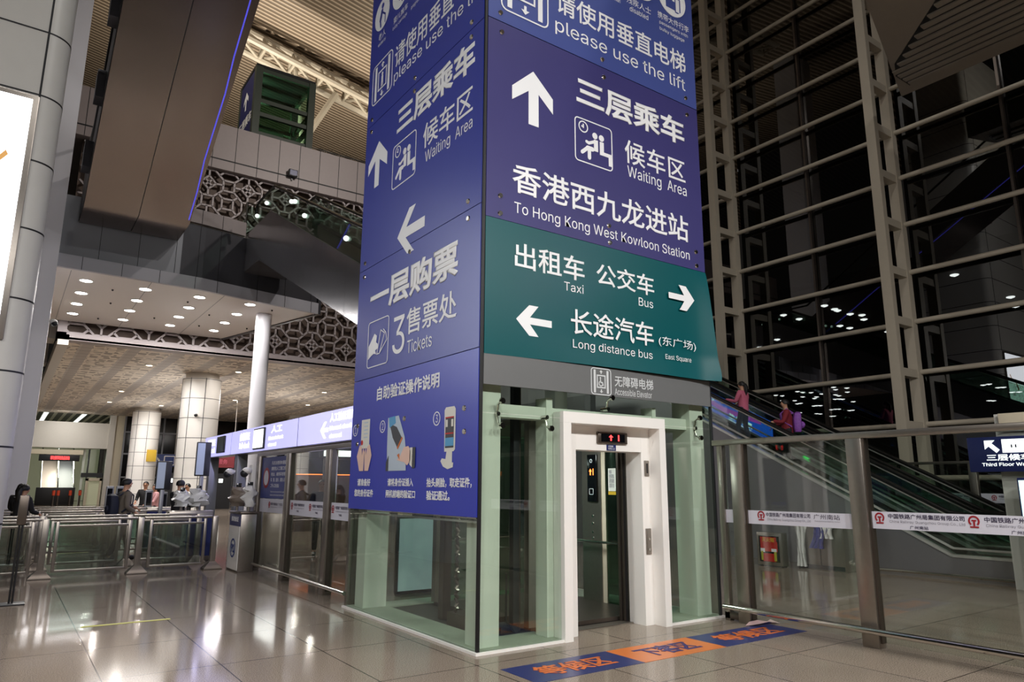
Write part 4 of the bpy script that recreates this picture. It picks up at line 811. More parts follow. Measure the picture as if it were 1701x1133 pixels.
film_text(FP, .72, 1.262, 1.05, rp, 1); film_text(FP, 2.17, 1.29, 1.0, rp, 2); film_text(FP, 3.07, 1.29, 1.0, rp, 2); film_text(FP, 4.1, 1.29, 1.0, rp, 2)
lpn = thing('glass_partition', 'steel framed glass partition with blue notice, left of the lift tower under the lit signs', 'partition', (.2, 6, 0))
MB().bbox(.15, .25, 3.4, 8.5, 2.16, 2.23, .008).build('top_rail', 'steel', lpn)
for y, w in ((3.6, .06), (4.59, .09), (6.53, .09), (8.35, .1)):
    p_ = MB().bbox(.13, .27, y-w, y+w, 0, 2.16, .006).build('post', 'steel', lpn); MB().box(.16, .24, y-w-.02, y-w, .05, 2.16).build('post_groove', 'steel_dark', p_)
for a, b in ((3.66, 4.5), (4.68, 6.44), (6.62, 8.25)):
    MB().box(.2, .215, a, b, .08, 2.16).build('pane', 'G', lpn); MB().box(.19, .197, a, b, 1.1, 1.35).build('film_band', 'film', lpn)
MB().tube([(.06, 3.5, .15), (.06, 7.95, .15)], .03, 12).build('kick_rail', 'chrome', lpn)
FQ = Face((.19, 0, 0), (0, -1, 0), (0, 0, 1))
film_text(FQ, -7.6, 1.23, .8, lpn, 1); film_text(FQ, -6.3, 1.24, .75, lpn, 2); film_text(FQ, -5.4, 1.24, .75, lpn, 2); film_text(FQ, -4.4, 1.24, .75, lpn, 2)
nt_ = MB().box(.186, .198, 6.64, 8.24, 1.36, 2.13).build('notice', 'poster', lpn)
for k, s_ in enumerate(('凡无法使用本通道', '请前往人工窗口处', '老幼、病残孕旅客', '军、警、医务、消防人员', '二号入口处进站')): text(FQ, s_, -7.62, -6.75 if k != 4 else -7.1, 1.98-k*.105, 2.05-k*.105, 'letter', nt_, .01, .006)
text(FQ, 'Those who can not use self service gates', -7.6, -6.75, 1.46, 1.5, 'letter', nt_, 0, .006); text(FQ, 'please use the manual channel nearby', -7.6, -6.75, 1.4, 1.44, 'letter', nt_, 0, .006)
ink = Ink(FQ, .006); ink.ring((-7.9, 1.74), .17, .05, 24); ink.done('emblem', 'red', nt_); ink = Ink(FQ, .008); ink.disc((-7.9, 1.74), .14, 24); ink.done('emblem', 'film', nt_)
# lightbox signs above
for (y0, y1, lab) in ((3.42, 6.1, 'lavender lightbox sign with left arrow, nearest the sign tower'), (6.14, 10.6, 'lavender lightbox sign with bright white display, middle of the row'), (10.64, 13.2, 'lavender lightbox sign with dark screen at the far left of the row')):
    t = thing('lightbox_sign', lab, 'lightbox sign', (.2, (y0+y1)/2, 2.24), 'lit signs above the left partition')
    MB().bbox(.15, .45, y0, y1, 2.26, 2.77, .01).build('housing', 'fascia', t); MB().box(.14, .15, y0+.01, y1-.01, 2.27, 2.76).build('diffuser', 'lavender', t)
    F = Face((.14, 0, 0), (0, -1, 0), (0, 0, 1))
    if y0 < 4:
        text(F, '人工验证通道', -4.6, -3.6, 2.58, 2.72, 'lbtext', t, .02); text(F, 'Manual check\nchannel', -4.6, -3.7, 2.33, 2.52, 'lbtext', t, .02)
        ink = Ink(F, .003); ink.poly([(-5.0, 2.47), (-4.83, 2.6), (-4.75, 2.6), (-4.87, 2.5), (-4.65, 2.5), (-4.65, 2.44), (-4.87, 2.44), (-4.75, 2.34), (-4.83, 2.34)]); ink.done('arrow', 'lbtext', t)
    elif y0 < 7:
        text(F, '人工', -7.65, -7.0, 2.58, 2.72, 'lbtext', t, .02); text(F, 'Manual check\nchannel', -7.8, -6.9, 2.33, 2.52, 'lbtext', t, .02); text(F, '自助验证\nSelf check', -9.9, -9.1, 2.36, 2.7, 'lbtext', t, .02)
        dsp = MB().bbox(.1, .14, 8.0, 8.72, 2.3, 2.72, .01).build('display_frame', 'dark', t); MB().box(.094, .1, 8.03, 8.69, 2.33, 2.69).build('display', 'lbwhite', dsp)
    else:
        text(F, '自助验证\nSelf check', -12.9, -12.1, 2.36, 2.7, 'lbtext', t, .02)
        dsp = MB().bbox(.1, .14, 11.1, 11.8, 2.33, 2.72, .01).build('display_frame', 'dark', t); MB().box(.094, .1, 11.14, 11.76, 2.36, 2.69).build('display', 'green_dk', dsp)
    lamp('lightbox_glow', (.08, (y0+y1)/2, 2.5), 14, y1-y0-.4, (.62, .6, 1), aim=(-1, 0, -.4), parent=t)
for y in (10.3, 12.9): tag(MB().bbox(.2, .42, y-.12, y+.12, 0, 2.26, .01).build('column', 'fascia'), None, None, None, 'structure')

# ================================================================== QUEUE RAILINGS
def railing(x0, x1, y, label):
    t = thing('glass_railing', label, 'railing', ((x0+x1)/2, y, 0), 'queue railings at the gates')
    MB().bbox(x0, x1, y-.07, y+.07, .97, 1.01, .008).build('top_rail', 'steel', t)
    for x in (x0+.12, x1-.12): MB().bbox(x-.025, x+.025, y-.03, y+.03, .1, .97, .005).build('stile', 'steel', t)
    mb = MB().bbox(x0+.12, x1-.12, y-.025, y+.025, .86, .9, .004); mb.bbox(x0+.12, x1-.12, y-.025, y+.025, .1, .14, .004); mb.build('rail_bar', 'steel', t)
    MB().box(x0+.17, x1-.17, y-.008, y+.008, .15, .86).build('pane', 'GR', t)
def rail_post(x, y, label):
    t = thing('railing_post', label, 'post', (x, y, 0), 'flared posts of the queue railings')
    MB().bbox(x-.05, x+.05, y-.05, y+.05, .12, 1.0, .006).build('shaft', 'steel', t)
    mb = MB(); mb.add([(x-.17, y-.13, 0), (x+.17, y-.13, 0), (x+.17, y+.13, 0), (x-.17, y+.13, 0), (x-.17, y-.13, .025), (x+.17, y-.13, .025), (x+.17, y+.13, .025), (x-.17, y+.13, .025), (x-.055, y-.055, .15), (x+.055, y-.055, .15), (x+.055, y+.055, .15), (x-.055, y+.055, .15)],
        [(3,2,1,0),(0,1,5,4),(1,2,6,5),(2,3,7,6),(3,0,4,7),(4,5,9,8),(5,6,10,9),(6,7,11,10),(7,4,8,11),(8,9,10,11)]); mb.build('flared_base', 'steel_dark', t)
ry = [8.87, 10.3, 12.9, 14.6, 16.4]; rn = ['front', 'second', 'third', 'fourth', 'rear']
for j, y in enumerate(ry):
    xs = [-4.75, -3.26, -1.77, -.46]
    for i in range(3):
        railing(xs[i]+.06, xs[i+1]-.06, y, 'steel railing with greenish glass, %s section of the %s queue row' % (['left', 'middle', 'right'][i], rn[j]))
    for i in range(1, 4): rail_post(xs[i], y, 'flared-foot steel post, %s of the %s queue row' % (['', 'left end', 'middle', 'right end'][i], rn[j]))
t = thing('queue_stand', 'thin black double pole stand on a flat foot at the left edge', 'stand', (-3.68, 5.99, 0))
MB().bbox(-3.88, -3.52, 5.86, 6.12, 0, .02, .006).build('foot', 'dark', t); MB().cyl((-3.70, 5.99), .014, .02, 1.1, 10).build('pole', 'black', t); MB().cyl((-3.665, 5.99), .014, .02, 1.1, 10).build('pole', 'black', t); MB().bbox(-3.74, -3.63, 5.95, 6.03, 1.05, 1.45, .01).build('sign_arm', 'steel_dark', t)
# ticket gate cabinet
gt = thing('ticket_gate', 'steel gate cabinet with white front and blue top at the end of the railings', 'gate', (-.05, 8.4, 0))
MB().bbox(-.19, .1, 8.04, 8.82, 0, 1.06, .012).build('body', 'steel', gt); MB().bbox(-.215, .115, 8.01, 8.85, 1.06, 1.1, .01).build('top_plate', 'steel_dark', gt)
MB().box(-.2, -.19, 8.06, 8.8, .03, .86).build('front_plate', 'white', gt); MB().box(-.202, -.19, 8.05, 8.81, .83, 1.05).build('name_plate', 'signnavy', gt)
F = Face((-.202, 8.82, 0), (0, -1, 0), (0, 0, 1)); text(F, '自助验证', .16, .66, .91, 1.01, 'letter', gt, .03); ink = Ink(F, .006); ink.ring((.4, .42), .16, .03, 28); ink.done('number_ring', 'bluesign', gt); text(F, '91', .29, .51, .34, .5, 'bluesign', gt, .03, .006)
# face scanners wrapped in plastic film, totem displays
def wrapped(x, y, z0, z1, r, m, label):
    mb = MB(); n = 12; rnd = random.Random(int(x*100+y*10)); vs = []; fs = []
    K = 7
    for k in range(K+1):
        for i in range(n):
            a = 2*math.pi*i/n; q = r*(.55+.45*math.sin(math.pi*(.15+.75*k/K)))*(1+.75*(rnd.random()-.5)); vs.append((x+.04*math.sin(k*1.7)+q*math.cos(a), y+q*math.sin(a)*.8, z0+(z1-z0)*k/K+.05*(rnd.random()-.5)*(k > 0)))
    for k in range(K):
        for i in range(n): fs.append((k*n+i, k*n+(i+1) % n, (k+1)*n+(i+1) % n, (k+1)*n+i))
    fs += [tuple(range(n))[::-1], tuple(K*n+i for i in range(n))]; mb.add(vs, fs)
    t = thing('face_scanner', label, 'face scanner', (x, y, z0), 'wrapped scanners at the gates'); mb.build('plastic_cover', m, t, 50); MB().cyl((x, y), .03, z0-.08, z0+.05, 8).build('stem', 'steel', t); MB().bbox(x-.05, x+.05, y-.02, y+.02, z1-.12, z1+.08, .01).build('screen', 'darkglass', t)
    return t
wrapped(-.75, 10.75, 1.14, 1.46, .17, 'wrap', 'gate scanner under crumpled white plastic, left one beside the man in black'); wrapped(-.42, 10.75, 1.14, 1.5, .18, 'wrap', 'gate scanner under crumpled white plastic, taller one further right'); wrapped(-.12, 8.66, 1.19, 1.56, .14, 'wraptan', 'gate scanner under tan clear plastic above the gate cabinet'); wrapped(-.03, 8.18, 1.19, 1.58, .11, 'wrap', 'gate scanner under grey plastic against the partition post')
gb = thing('ticket_gate', 'row of low gate cabinets with purple sides behind the front railings', 'gate', (-.3, 11.4, 0))
for y in (10.75, 13.6): MB().bbox(-1.0, -.1, y-.14, y+.14, 0, 1.05, .02).build('cabinet', 'steel', gb); MB().box(-1.0, -.1, y-.145, y-.14, .1, .95).build('side_plate', 'signnavy', gb)
for x, y, z0, z1, m, lab in ((-.9, 12.3, 1.48, 2.14, 'cyanbox', 'tall slim totem with pale lit screen above the queue'), (-.13, 12.0, 1.8, 2.6, 'fascia', 'slim grey totem with lavender edge at the end of the lit signs')):
    t = thing('totem_display', lab, 'display', (x, y, 0)); MB().bbox(x-.16, x+.16, y-.05, y+.05, z0, z1, .01).build('housing', 'dark', t); MB().box(x-.15, x+.02, y-.056, y-.05, z0+.03, z1-.03).build('screen', 'printpale', t); MB().bbox(x-.04, x+.04, y-.04, y+.04, 0, z0, .005).build('pole', 'fascia', t)
for i, (x, z) in enumerate(((-.72, 1.45), (-.35, 1.4), (-1.65, 1.55), (-1.42, 1.55))):
    t = thing('gate_pillar', 'slim grey scanner pillar standing among the far gates, %s in line' % cols[i], 'pillar', (x, 15.3, 0), 'scanner pillars'); MB().bbox(x-.09, x+.09, 15.25, 15.35, 0, z, .02).build('body', 'fascia', t); MB().box(x-.06, x+.06, 15.245, 15.25, z-.4, z-.06).build('screen', 'darkglass', t)
def cctv(x, y, z, label, dx=0, dy=-1):
    t = thing('cctv_camera', label, 'camera', (x, y, z)); MB().sphere((x+dx*.1, y+dy*.1, z), .08).build('dome', 'dark', t); MB().sphere((x+dx*.05, y+dy*.05, z+.05), .1, .1, .07).build('housing', 'white', t); MB().bar((x, y, z+.06), (x-dx*.06, y-dy*.06, z+.06), .05, .05).build('bracket', 'white', t); return t
cctv(.1, 10.15, 1.83, 'small dome camera on the grey post under the lit signs', -1, 0); cctv(.05, 8.6, 1.83, 'small dome camera on the white post by the blue notice', -1, 0); cctv(3.0, 29.3, 4.75, 'small camera fixed on the nearer round clad column'); cctv(-3.4, 16.0, 5.8, 'grey camera on the white pier at left', .6, -.6)
MB_ = MB().bbox(.08, .2, 8.56, 8.76, 0, 2.0, .01); tag(MB_.build('post', 'white'), 'narrow white post standing at the end of the left partition', 'post')
# inside hall behind the left glass: shop signs, exit sign, red line
sg = thing('shop_sign', 'glowing white sign bar seen through the left partition', 'sign', (6, 17, 3)); MB().bbox(4.6, 7.4, 17, 17.2, 2.5, 3.3, .02).build('panel', 'dark', sg); MB().box(4.7, 7.3, 16.98, 17, 2.55, 2.75).build('light_bar', 'winglow', sg)
for x in (4.8, 7.2): MB().box(x-.05, x+.05, 17.05, 17.15, 0, 2.5).build('leg', 'steel', sg)
text(Face((4.6, 17, 0), (1, 0, 0), (0, 0, 1)), '安检', .3, .8, 2.9, 3.15, 'winglow', sg, .03)
t = thing('shop_counter', 'low dark counter edged by a thin red neon line behind the left partition glass', 'counter', (5.9, 19.4, 0)); MB().box(4.5, 7.2, 19.06, 19.9, 0, 1.96).build('body', 'latback', t); MB().box(4.5, 7.2, 19, 19.06, 1.96, 1.985).build('neon_line', 'ledorange', t)
sb = thing('banner', 'dark red banner hanging beneath the lit signs in the far hall', 'banner', (2.6, 40, 2.9)); MB().box(4.2, 7.6, 40, 40.05, 2.6, 3.3).build('cloth', 'banner', sb)
for x in (4.3, 7.5): MB().cyl((x, 40.02), .02, 3.3, 6.82, 6).build('hanger', 'steel', sb)
text(Face((4.2, 40, 0), (1, 0, 0), (0, 0, 1)), '安全出行　温馨服务', .4, 3.0, 2.8, 3.1, 'bannerink', sb, .02, .01)
t = thing('shop_window', 'lit shop counter with white lamps deep in the hall left of the partition', 'shop', (5.5, 44, 0)); MB().box(4.5, 8.5, 44, 44.3, .0, 2.3).build('front', 'dark', t); 
for k in range(5): MB().box(4.7+.75*k, 4.95+.75*k, 43.95, 44, 1.7, 1.95).build('lamp', 'winglow', t)
struct('wall_inner', MB().box(9.5, 9.7, 9, 24, 0, 4.2), 'fascia_dark'); struct('wall_inner', MB().box(8.2, 8.6, 18, 18.4, 0, 6.8), 'beige')

# ================================================================== RIGHT: ESCALATORS
S = .51; Y0 = -.1
stp = lambda y: 0 if y < Y0 else S*(y-Y0)
def escalator(x0, x1, label, yend=19.5):
    t = thing('escalator', label, 'escalator', ((x0+x1)/2, 3, 0)); ze = stp(yend)
    for x in (x0, x1-.16):
        extrude_side([(-2.6, 0), (-2.6, .36), (.2, .36), (yend, ze+.36-.05), (yend, ze-.9), (1.9, 0)] if x != x0 else [(-2.6, 0), (-2.6, .36), (.2, .36), (yend, ze+.31), (yend, 0)], x, x+.16).build('side_cladding', 'esc_clad' if x == x0 else 'steel_dark', t)
        mb = MB(); mb.bar((x+.08, -2.6, .39), (x+.08, .2, .39), .2, .05); mb.bar((x+.08, .2, .39), (x+.08, yend, ze+.35), .2, .05); mb.build('skirt_trim', 'railsteel', t)
        extrude_side([(-2.2, .4), (-2.45, .7), (-2.2, 1.0), (.1, 1.05), (yend, ze+1.05), (yend, ze+.4), (.2, .42)], x+.07, x+.09).build('balustrade', 'GE', t)
        mb = MB().tube([(x+.08, -2.2, .45), (x+.08, -2.45, .55), (x+.08, -2.52, .75), (x+.08, -2.4, .96), (x+.08, -2.1, 1.06), (x+.08, -.6, 1.06), (x+.08, .2, 1.16), (x+.08, yend, ze+1.1)], .045, 10); mb.build('handrail', 'handrail', t)
        mb = MB().tube([(x+.08, -2.1, 1.02), (x+.08, -.6, 1.01), (x+.08, .2, 1.1), (x+.08, yend, ze+1.04)], .02, 8); mb.build('handrail_track', 'railsteel', t)
        mb = MB().tube([(x+.08, -2.1, .5), (x+.08, .2, .52), (x+.08, yend, ze+.47)], .025, 8); mb.build('inner_rail', 'railsteel', t)
    mb = MB(); n = int((yend-Y0)/.4)
    for k in range(n): y = Y0+.4*k; mb.box(x0+.18, x1-.18, y, y+.4, max(0, stp(y)-.3), stp(y)+S*.4)
    mb.box(x0+.18, x1-.18, -2.4, Y0, 0, .02); mb.build('step_run', 'step', t)
    return t
escalator(10.5, 11.8, 'nearer escalator climbing behind the right partition, carrying two people'); escalator(12.0, 13.2, 'farther escalator climbing along the dark glass wall')
mb = MB()
tag(MB().tube([(9.9, 2.9, .06), (10.25, 1.0, .06), (10.3, -3.5, .06)], .03, 8).build('floor_rail', 'chrome'), 'low polished rail along the foot of the escalator cladding', 'rail')
# LED screen beyond
t = thing('led_screen', 'bright blue and magenta screen glowing behind the escalator glass', 'screen', (11.95, 6.4, 3))
sl2 = [(4.7, stp(4.7)-.25), (8.6, stp(8.6)-.25), (8.6, stp(8.6)+.8), (4.7, stp(4.7)+.8)]
extrude_side(sl2, 11.88, 11.92).build('housing', 'black', t); extrude_side([(4.75, stp(4.75)-.2), (8.55, stp(8.55)-.2), (8.55, stp(8.55)+.76), (4.75, stp(4.75)+.76)], 11.87, 11.88).build('panel', mat('led_blue_panel', '1b3fd0', .4, emit=(.03, .13, .85, 1), es=1.), t)
FU = Vector((0, -math.cos(math.atan(S)), -math.sin(math.atan(S)))); FVv = Vector((0, 0, 1)); F = Face((11.87, 8.55, stp(8.55)+.5), FU, FVv); F.n = Vector((-1, 0, 0))
ink = Ink(F, .003); ink.poly([(0, -.25), (1.6, .0), (2.6, -.12), (3.9, .05), (3.9, .14), (2.6, .02), (1.6, .12), (0, -.1)]); ink.done('swirl', mat('led_magenta', 'd040c0', .4, emit=(.65, .08, .6, 1), es=1.), t)
ink = Ink(F, .003); ink.poly([(0, -.62), (3.9, -.55), (3.9, -.38), (0, -.45)]); ink.done('swirl', bpy.data.materials['led_magenta'], t)
text(F, '高铁出行', 1.2, 2.3, .05, .2, 'winglow', t, .02, .005); text(F, '美好生活', 1.3, 2.2, -.35, -.18, 'winglow', t, .02, .005); text(F, '放心购票', 2.8, 3.6, -.2, -.05, 'winglow', t, .02, .005)
# fire box, wrapped cabinet, exit sign, far partition, hanging sign, totem
t = thing('fire_box', 'silver framed red fire equipment box on the floor beside the escalator', 'fire box', (9.3, 3.2, 0))
mb = MB().bbox(9.24, 9.44, 2.9, 3.5, .02, .68, .012); mb.build('cabinet', 'steel', t); MB().box(9.232, 9.24, 2.96, 3.44, .09, .61).build('window', 'darkglass', t)
MB().box(9.226, 9.232, 3.0, 3.4, .3, .5).build('hose', 'redbox', t); MB().box(9.226, 9.232, 3.05, 3.35, .1, .26).build('extinguisher', 'redbox', t)
F = Face((9.226, 3.44, 0), (0, -1, 0), (0, 0, 1)); MB().box(9.222, 9.23, 3.02, 3.4, .48, .59).build('name_plate', 'redbox', t); text(F, '灭火箱', .08, .38, .49, .58, 'yellowsign', t, .02, .006); ink = Ink(F, .003); ink.rect(.04, .14, .28, .36); ink.rect(.3, .42, .3, .36); ink.done('label', 'letter', t); ink = Ink(F, .004); ink.rect(.36, .42, .12, .3); ink.rect(.05, .1, .12, .3); ink.done('handle', 'yellow', t)
for y in (2.95, 3.45): MB().box(9.3, 9.4, y-.03, y+.03, 0, .03).build('foot', 'black', t)
t = thing('ticket_cabinet', 'grey steel cabinet beside the fire box, draped with plastic', 'cabinet', (9.7, 2.2, 0))
MB().bbox(9.5, 9.95, 1.7, 2.72, 0, .9, .015).build('body', 'steel', t); MB().box(9.49, 9.5, 1.72, 2.7, .02, .1).build('kick_plate', 'dark', t); MB().bbox(9.46, 9.99, 1.66, 2.76, .88, .94, .01).build('top_plate', 'steel_dark', t); MB().box(9.485, 9.5, 2.2, 2.215, .1, .88).build('door_gap', 'black', t)
def drape(y0, y1, z0, z1, m, label, sk):
    mb = MB(); nu_, nv_ = 8, 10; vs = []; fs = []; rnd = random.Random(int(y0*50))
    for j in range(nv_+1):
        v = j/nv_; wv = 1-.45*math.sin(v*2.4)
        for i in range(nu_+1):
            u = i/nu_-.5; y = (y0+y1)/2+u*(y1-y0)*wv+sk*v; vs.append((9.43-.035*math.sin(i*2.2+v*3)-.02*rnd.random(), y, z1+(z0-z1)*v))
    n_ = len(vs); vs2 = [(a+.008, b, c) for a, b, c in vs]
    for j in range(nv_):
        for i in range(nu_): q = j*(nu_+1)+i; fs.append((q, q+1, q+nu_+2, q+nu_+1)); fs.append((n_+q, n_+q+nu_+1, n_+q+nu_+2, n_+q+1))
    mb.add(vs+vs2, fs); return tag(mb.build('plastic_drape', m), label, 'plastic cover')
drape(2.42, 2.72, .05, .88, 'wrap', 'white plastic sheet hanging down the grey cabinet beside the fire box', 0); drape(1.85, 2.3, .42, .93, 'wrapblue', 'blue patterned plastic bunched over the right end of the grey cabinet', .16); drape(1.78, 2.2, .62, .95, 'wrap', 'short white plastic bunched on top of the grey cabinet', 0)
t = thing('exit_sign', 'green glowing exit sign seen through the escalator glass', 'sign', (11.9, 4, 2.2)); MB().bbox(11.86, 11.92, 3.68, 4.22, 2.2, 2.42, .01).build('housing', 'dark', t); F = Face((11.86, 4.22, -.13), (0, -1, 0), (0, 0, 1)); ink = Ink(F, .004); ink.poly([(.05, 2.44), (.15, 2.54), (.15, 2.48), (.3, 2.48), (.34, 2.52), (.4, 2.46), (.5, 2.46), (.5, 2.42), (.36, 2.4), (.3, 2.36), (.26, 2.41), (.15, 2.41), (.15, 2.35)]); ink.done('running_arrow', 'ledgreen', t)
fp = thing('glass_partition', 'distant glass partition with white band beyond the escalator foot, far right', 'partition', (13.6, 0, 0))
MB().bbox(13.36, 13.44, -4.2, 2.7, 2.14, 2.2, .005).build('top_rail', 'steel', fp)
for y in (2.6, .85, -.95, -2.8): MB().bbox(13.34, 13.46, y-.08, y+.08, 0, 2.14, .005).build('post', 'steel', fp)
for a, b in ((.95, 2.5), (-.85, .75), (-2.7, -1.05)):
    MB().box(13.4, 13.41, a, b, .08, 2.14).build('pane', 'G', fp); MB().box(13.39, 13.396, a, b, 1.3, 1.5).build('film_band', 'film', fp)
F = Face((13.39, 0, 0), (0, -1, 0), (0, 0, 1))
for a in (-2.3, -1.4, -.5, .35): film_text(F, a, 1.4, .8, fp, 2)
t = thing('hanging_sign', 'dark blue lit sign with arrow and third floor waiting lettering, right edge', 'sign', (9.5, -1.4, 2.2))
MB().bbox(9.5, 9.62, -2.4, -.68, 1.88, 2.46, .015).build('housing', 'signnavy', t); F = Face((9.5, -.68, 0), (0, -1, 0), (0, 0, 1)); FS = F
ink = Ink(F, .004); ink.poly([(.27, 2.4), (.43, 2.4), (.38, 2.35), (.49, 2.24), (.44, 2.19), (.33, 2.3), (.27, 2.25)]); ink.done('arrow', 'lbtext', t)
ink = Ink(F, .004); ink.rect(.53, .98, 2.19, 2.41); ink.done('white_square', 'lbtext', t); ink = Ink(F, .008); ink.rect(.66, .68, 2.27, 2.32); ink.rect(.72, .74, 2.27, 2.32); ink.done('pictogram', 'ink', t)
text(F, '三层候车区', .28, 1.1, 2.06, 2.17, 'lbtext', t, .02); text(F, 'Third Floor Waiting Area', .2, 1.25, 1.96, 2.03, 'lbtext', t, .012)
MB().box(9.55, 9.6, -2.0, -1.9, 2.46, 3.1).build('hanger', 'steel', t)
struct('column', MB().box(9.75, 10.15, -1.9, -1.05, 0, 2.85), 'clad')
t = thing('info_totem', 'glowing cyan white information totem cut off by the right edge', 'totem', (9.3, -1.8, 0)); MB().bbox(9.3, 9.45, -2.4, -1.42, 0, 1.78, .02).build('body', 'signnavy', t); MB().box(9.29, 9.3, -2.34, -1.45, 1.15, 1.74).build('screen', 'cyanbox', t)
t = tag(MB().bbox(9.64, 9.74, -2.2, -1.15, 2.55, 2.85, .01).build('cable_box', 'beige'), 'pale grey box above the dark blue lit sign', 'box')
# added soffit outside; its glowing dots stand for lamp reflections in the glass
struct('added_soffit', MB().box(22, 110, -60, 40, 9.55, 9.8), mat('added_soffit_dark', '3a3532', .7))
outer = [(47.03, 28.55),(46.82, 26.47),(50.12, 28.48),(50.97, 28.54),(51.65, 28.19),(50.86, 31.1),(51.64, 30.98),(54.79, 33.12),(53.16, 28.12),(53.75, 30.33),(54.72, 29.59),(55.64, 30.37),(55.71, 32.41),(58.25, 33.8),(58.08, 33.35),(61.19, 33.89),(61.13, 33.57),(61.42, 33.35),(65.95, 38.89),(66.01, 38.55),(68.34, 38.05),(68.98, 38.0),(72.27, 43.24),(72.56, 43.01),(74.75, 44.72),(75.0, 44.52),(50.05, 25.19),(51.51, 25.88),(51.31, 24.79),(53.75, 26.14),(54.64, 27.73),(55.56, 27.97),(57.64, 29.55),(57.8, 29.23),(58.18, 29.14),(60.77, 29.59),(65.8, 34.79),(65.66, 34.23),(65.91, 34.03),(68.06, 34.11),(68.01, 33.74),(72.41, 38.74),(72.41, 38.42),(58.1, 17.47),(57.9, 16.99),(60.63, 17.39),(60.76, 17.07),(64.71, 17.9),(64.95, 17.47),(69.76, 21.59),(70.18, 21.41),(25.09, 12.86),(26.39, 12.89),(24.99, 10.73),(25.95, 10.82),(26.3, 10.88),(27.4, 10.91),(28.03, 10.69),(28.95, 11.1),(29.35, 12.55),(30.21, 12.53),(32.62, 11.84),(24.61, 5.2),(29.93, 5.28),(31.87, 5.8),(29.8, 16.45),(30.94, 18.39)]
for i, (x, y) in enumerate(outer):
    t = tag(MB().lathe((x, y, 9.55), [(.11+.0016*x, 0), (.11+.0016*x, -.03), (.08, -.06), (.04, -.08)], 10).build('reflection_dot', 'dotglow'), 'small white glowing dot added outside the glass wall for a lamp mirrored in it', 'lamp', 'dots standing for lamp reflections in the glass wall')

# ================================================================== PEOPLE
def skin_mesh(name, verts, edges, radii, m, parent, root=0, sub=2):
    me = bpy.data.meshes.new(name); me.from_pydata([tuple(v) for v in verts], edges, []); o = bpy.data.objects.new('tmp', me); COL.objects.link(o)
    md = o.modifiers.new('s', 'SKIN'); md.use_smooth_shade = True
    if not me.skin_vertices: me.skin_vertices.new(name='')
    for i, r_ in enumerate(radii):
        sv = me.skin_vertices[0].data[i]; sv.radius = (r_, r_) if not isinstance(r_, tuple) else r_; sv.use_root = (i in root) if isinstance(root, (set, list)) else (i == root)
    ms = o.modifiers.new('d', 'SUBSURF'); ms.levels = sub; ms.render_levels = sub
    dg = bpy.context.evaluated_depsgraph_get(); dg.update(); out = bpy.data.meshes.new_from_object(o.evaluated_get(dg)); out.name = name
    bpy.data.objects.remove(o)
    off = wloc(parent) if parent else Vector((0, 0, 0))
    for v in out.vertices: v.co = v.co-off
    for p in out.polygons: p.use_smooth = True
    out.materials.clear(); out.materials.append(m); r_ = bpy.data.objects.new(name, out); COL.objects.link(r_); r_.parent = parent
    return r_
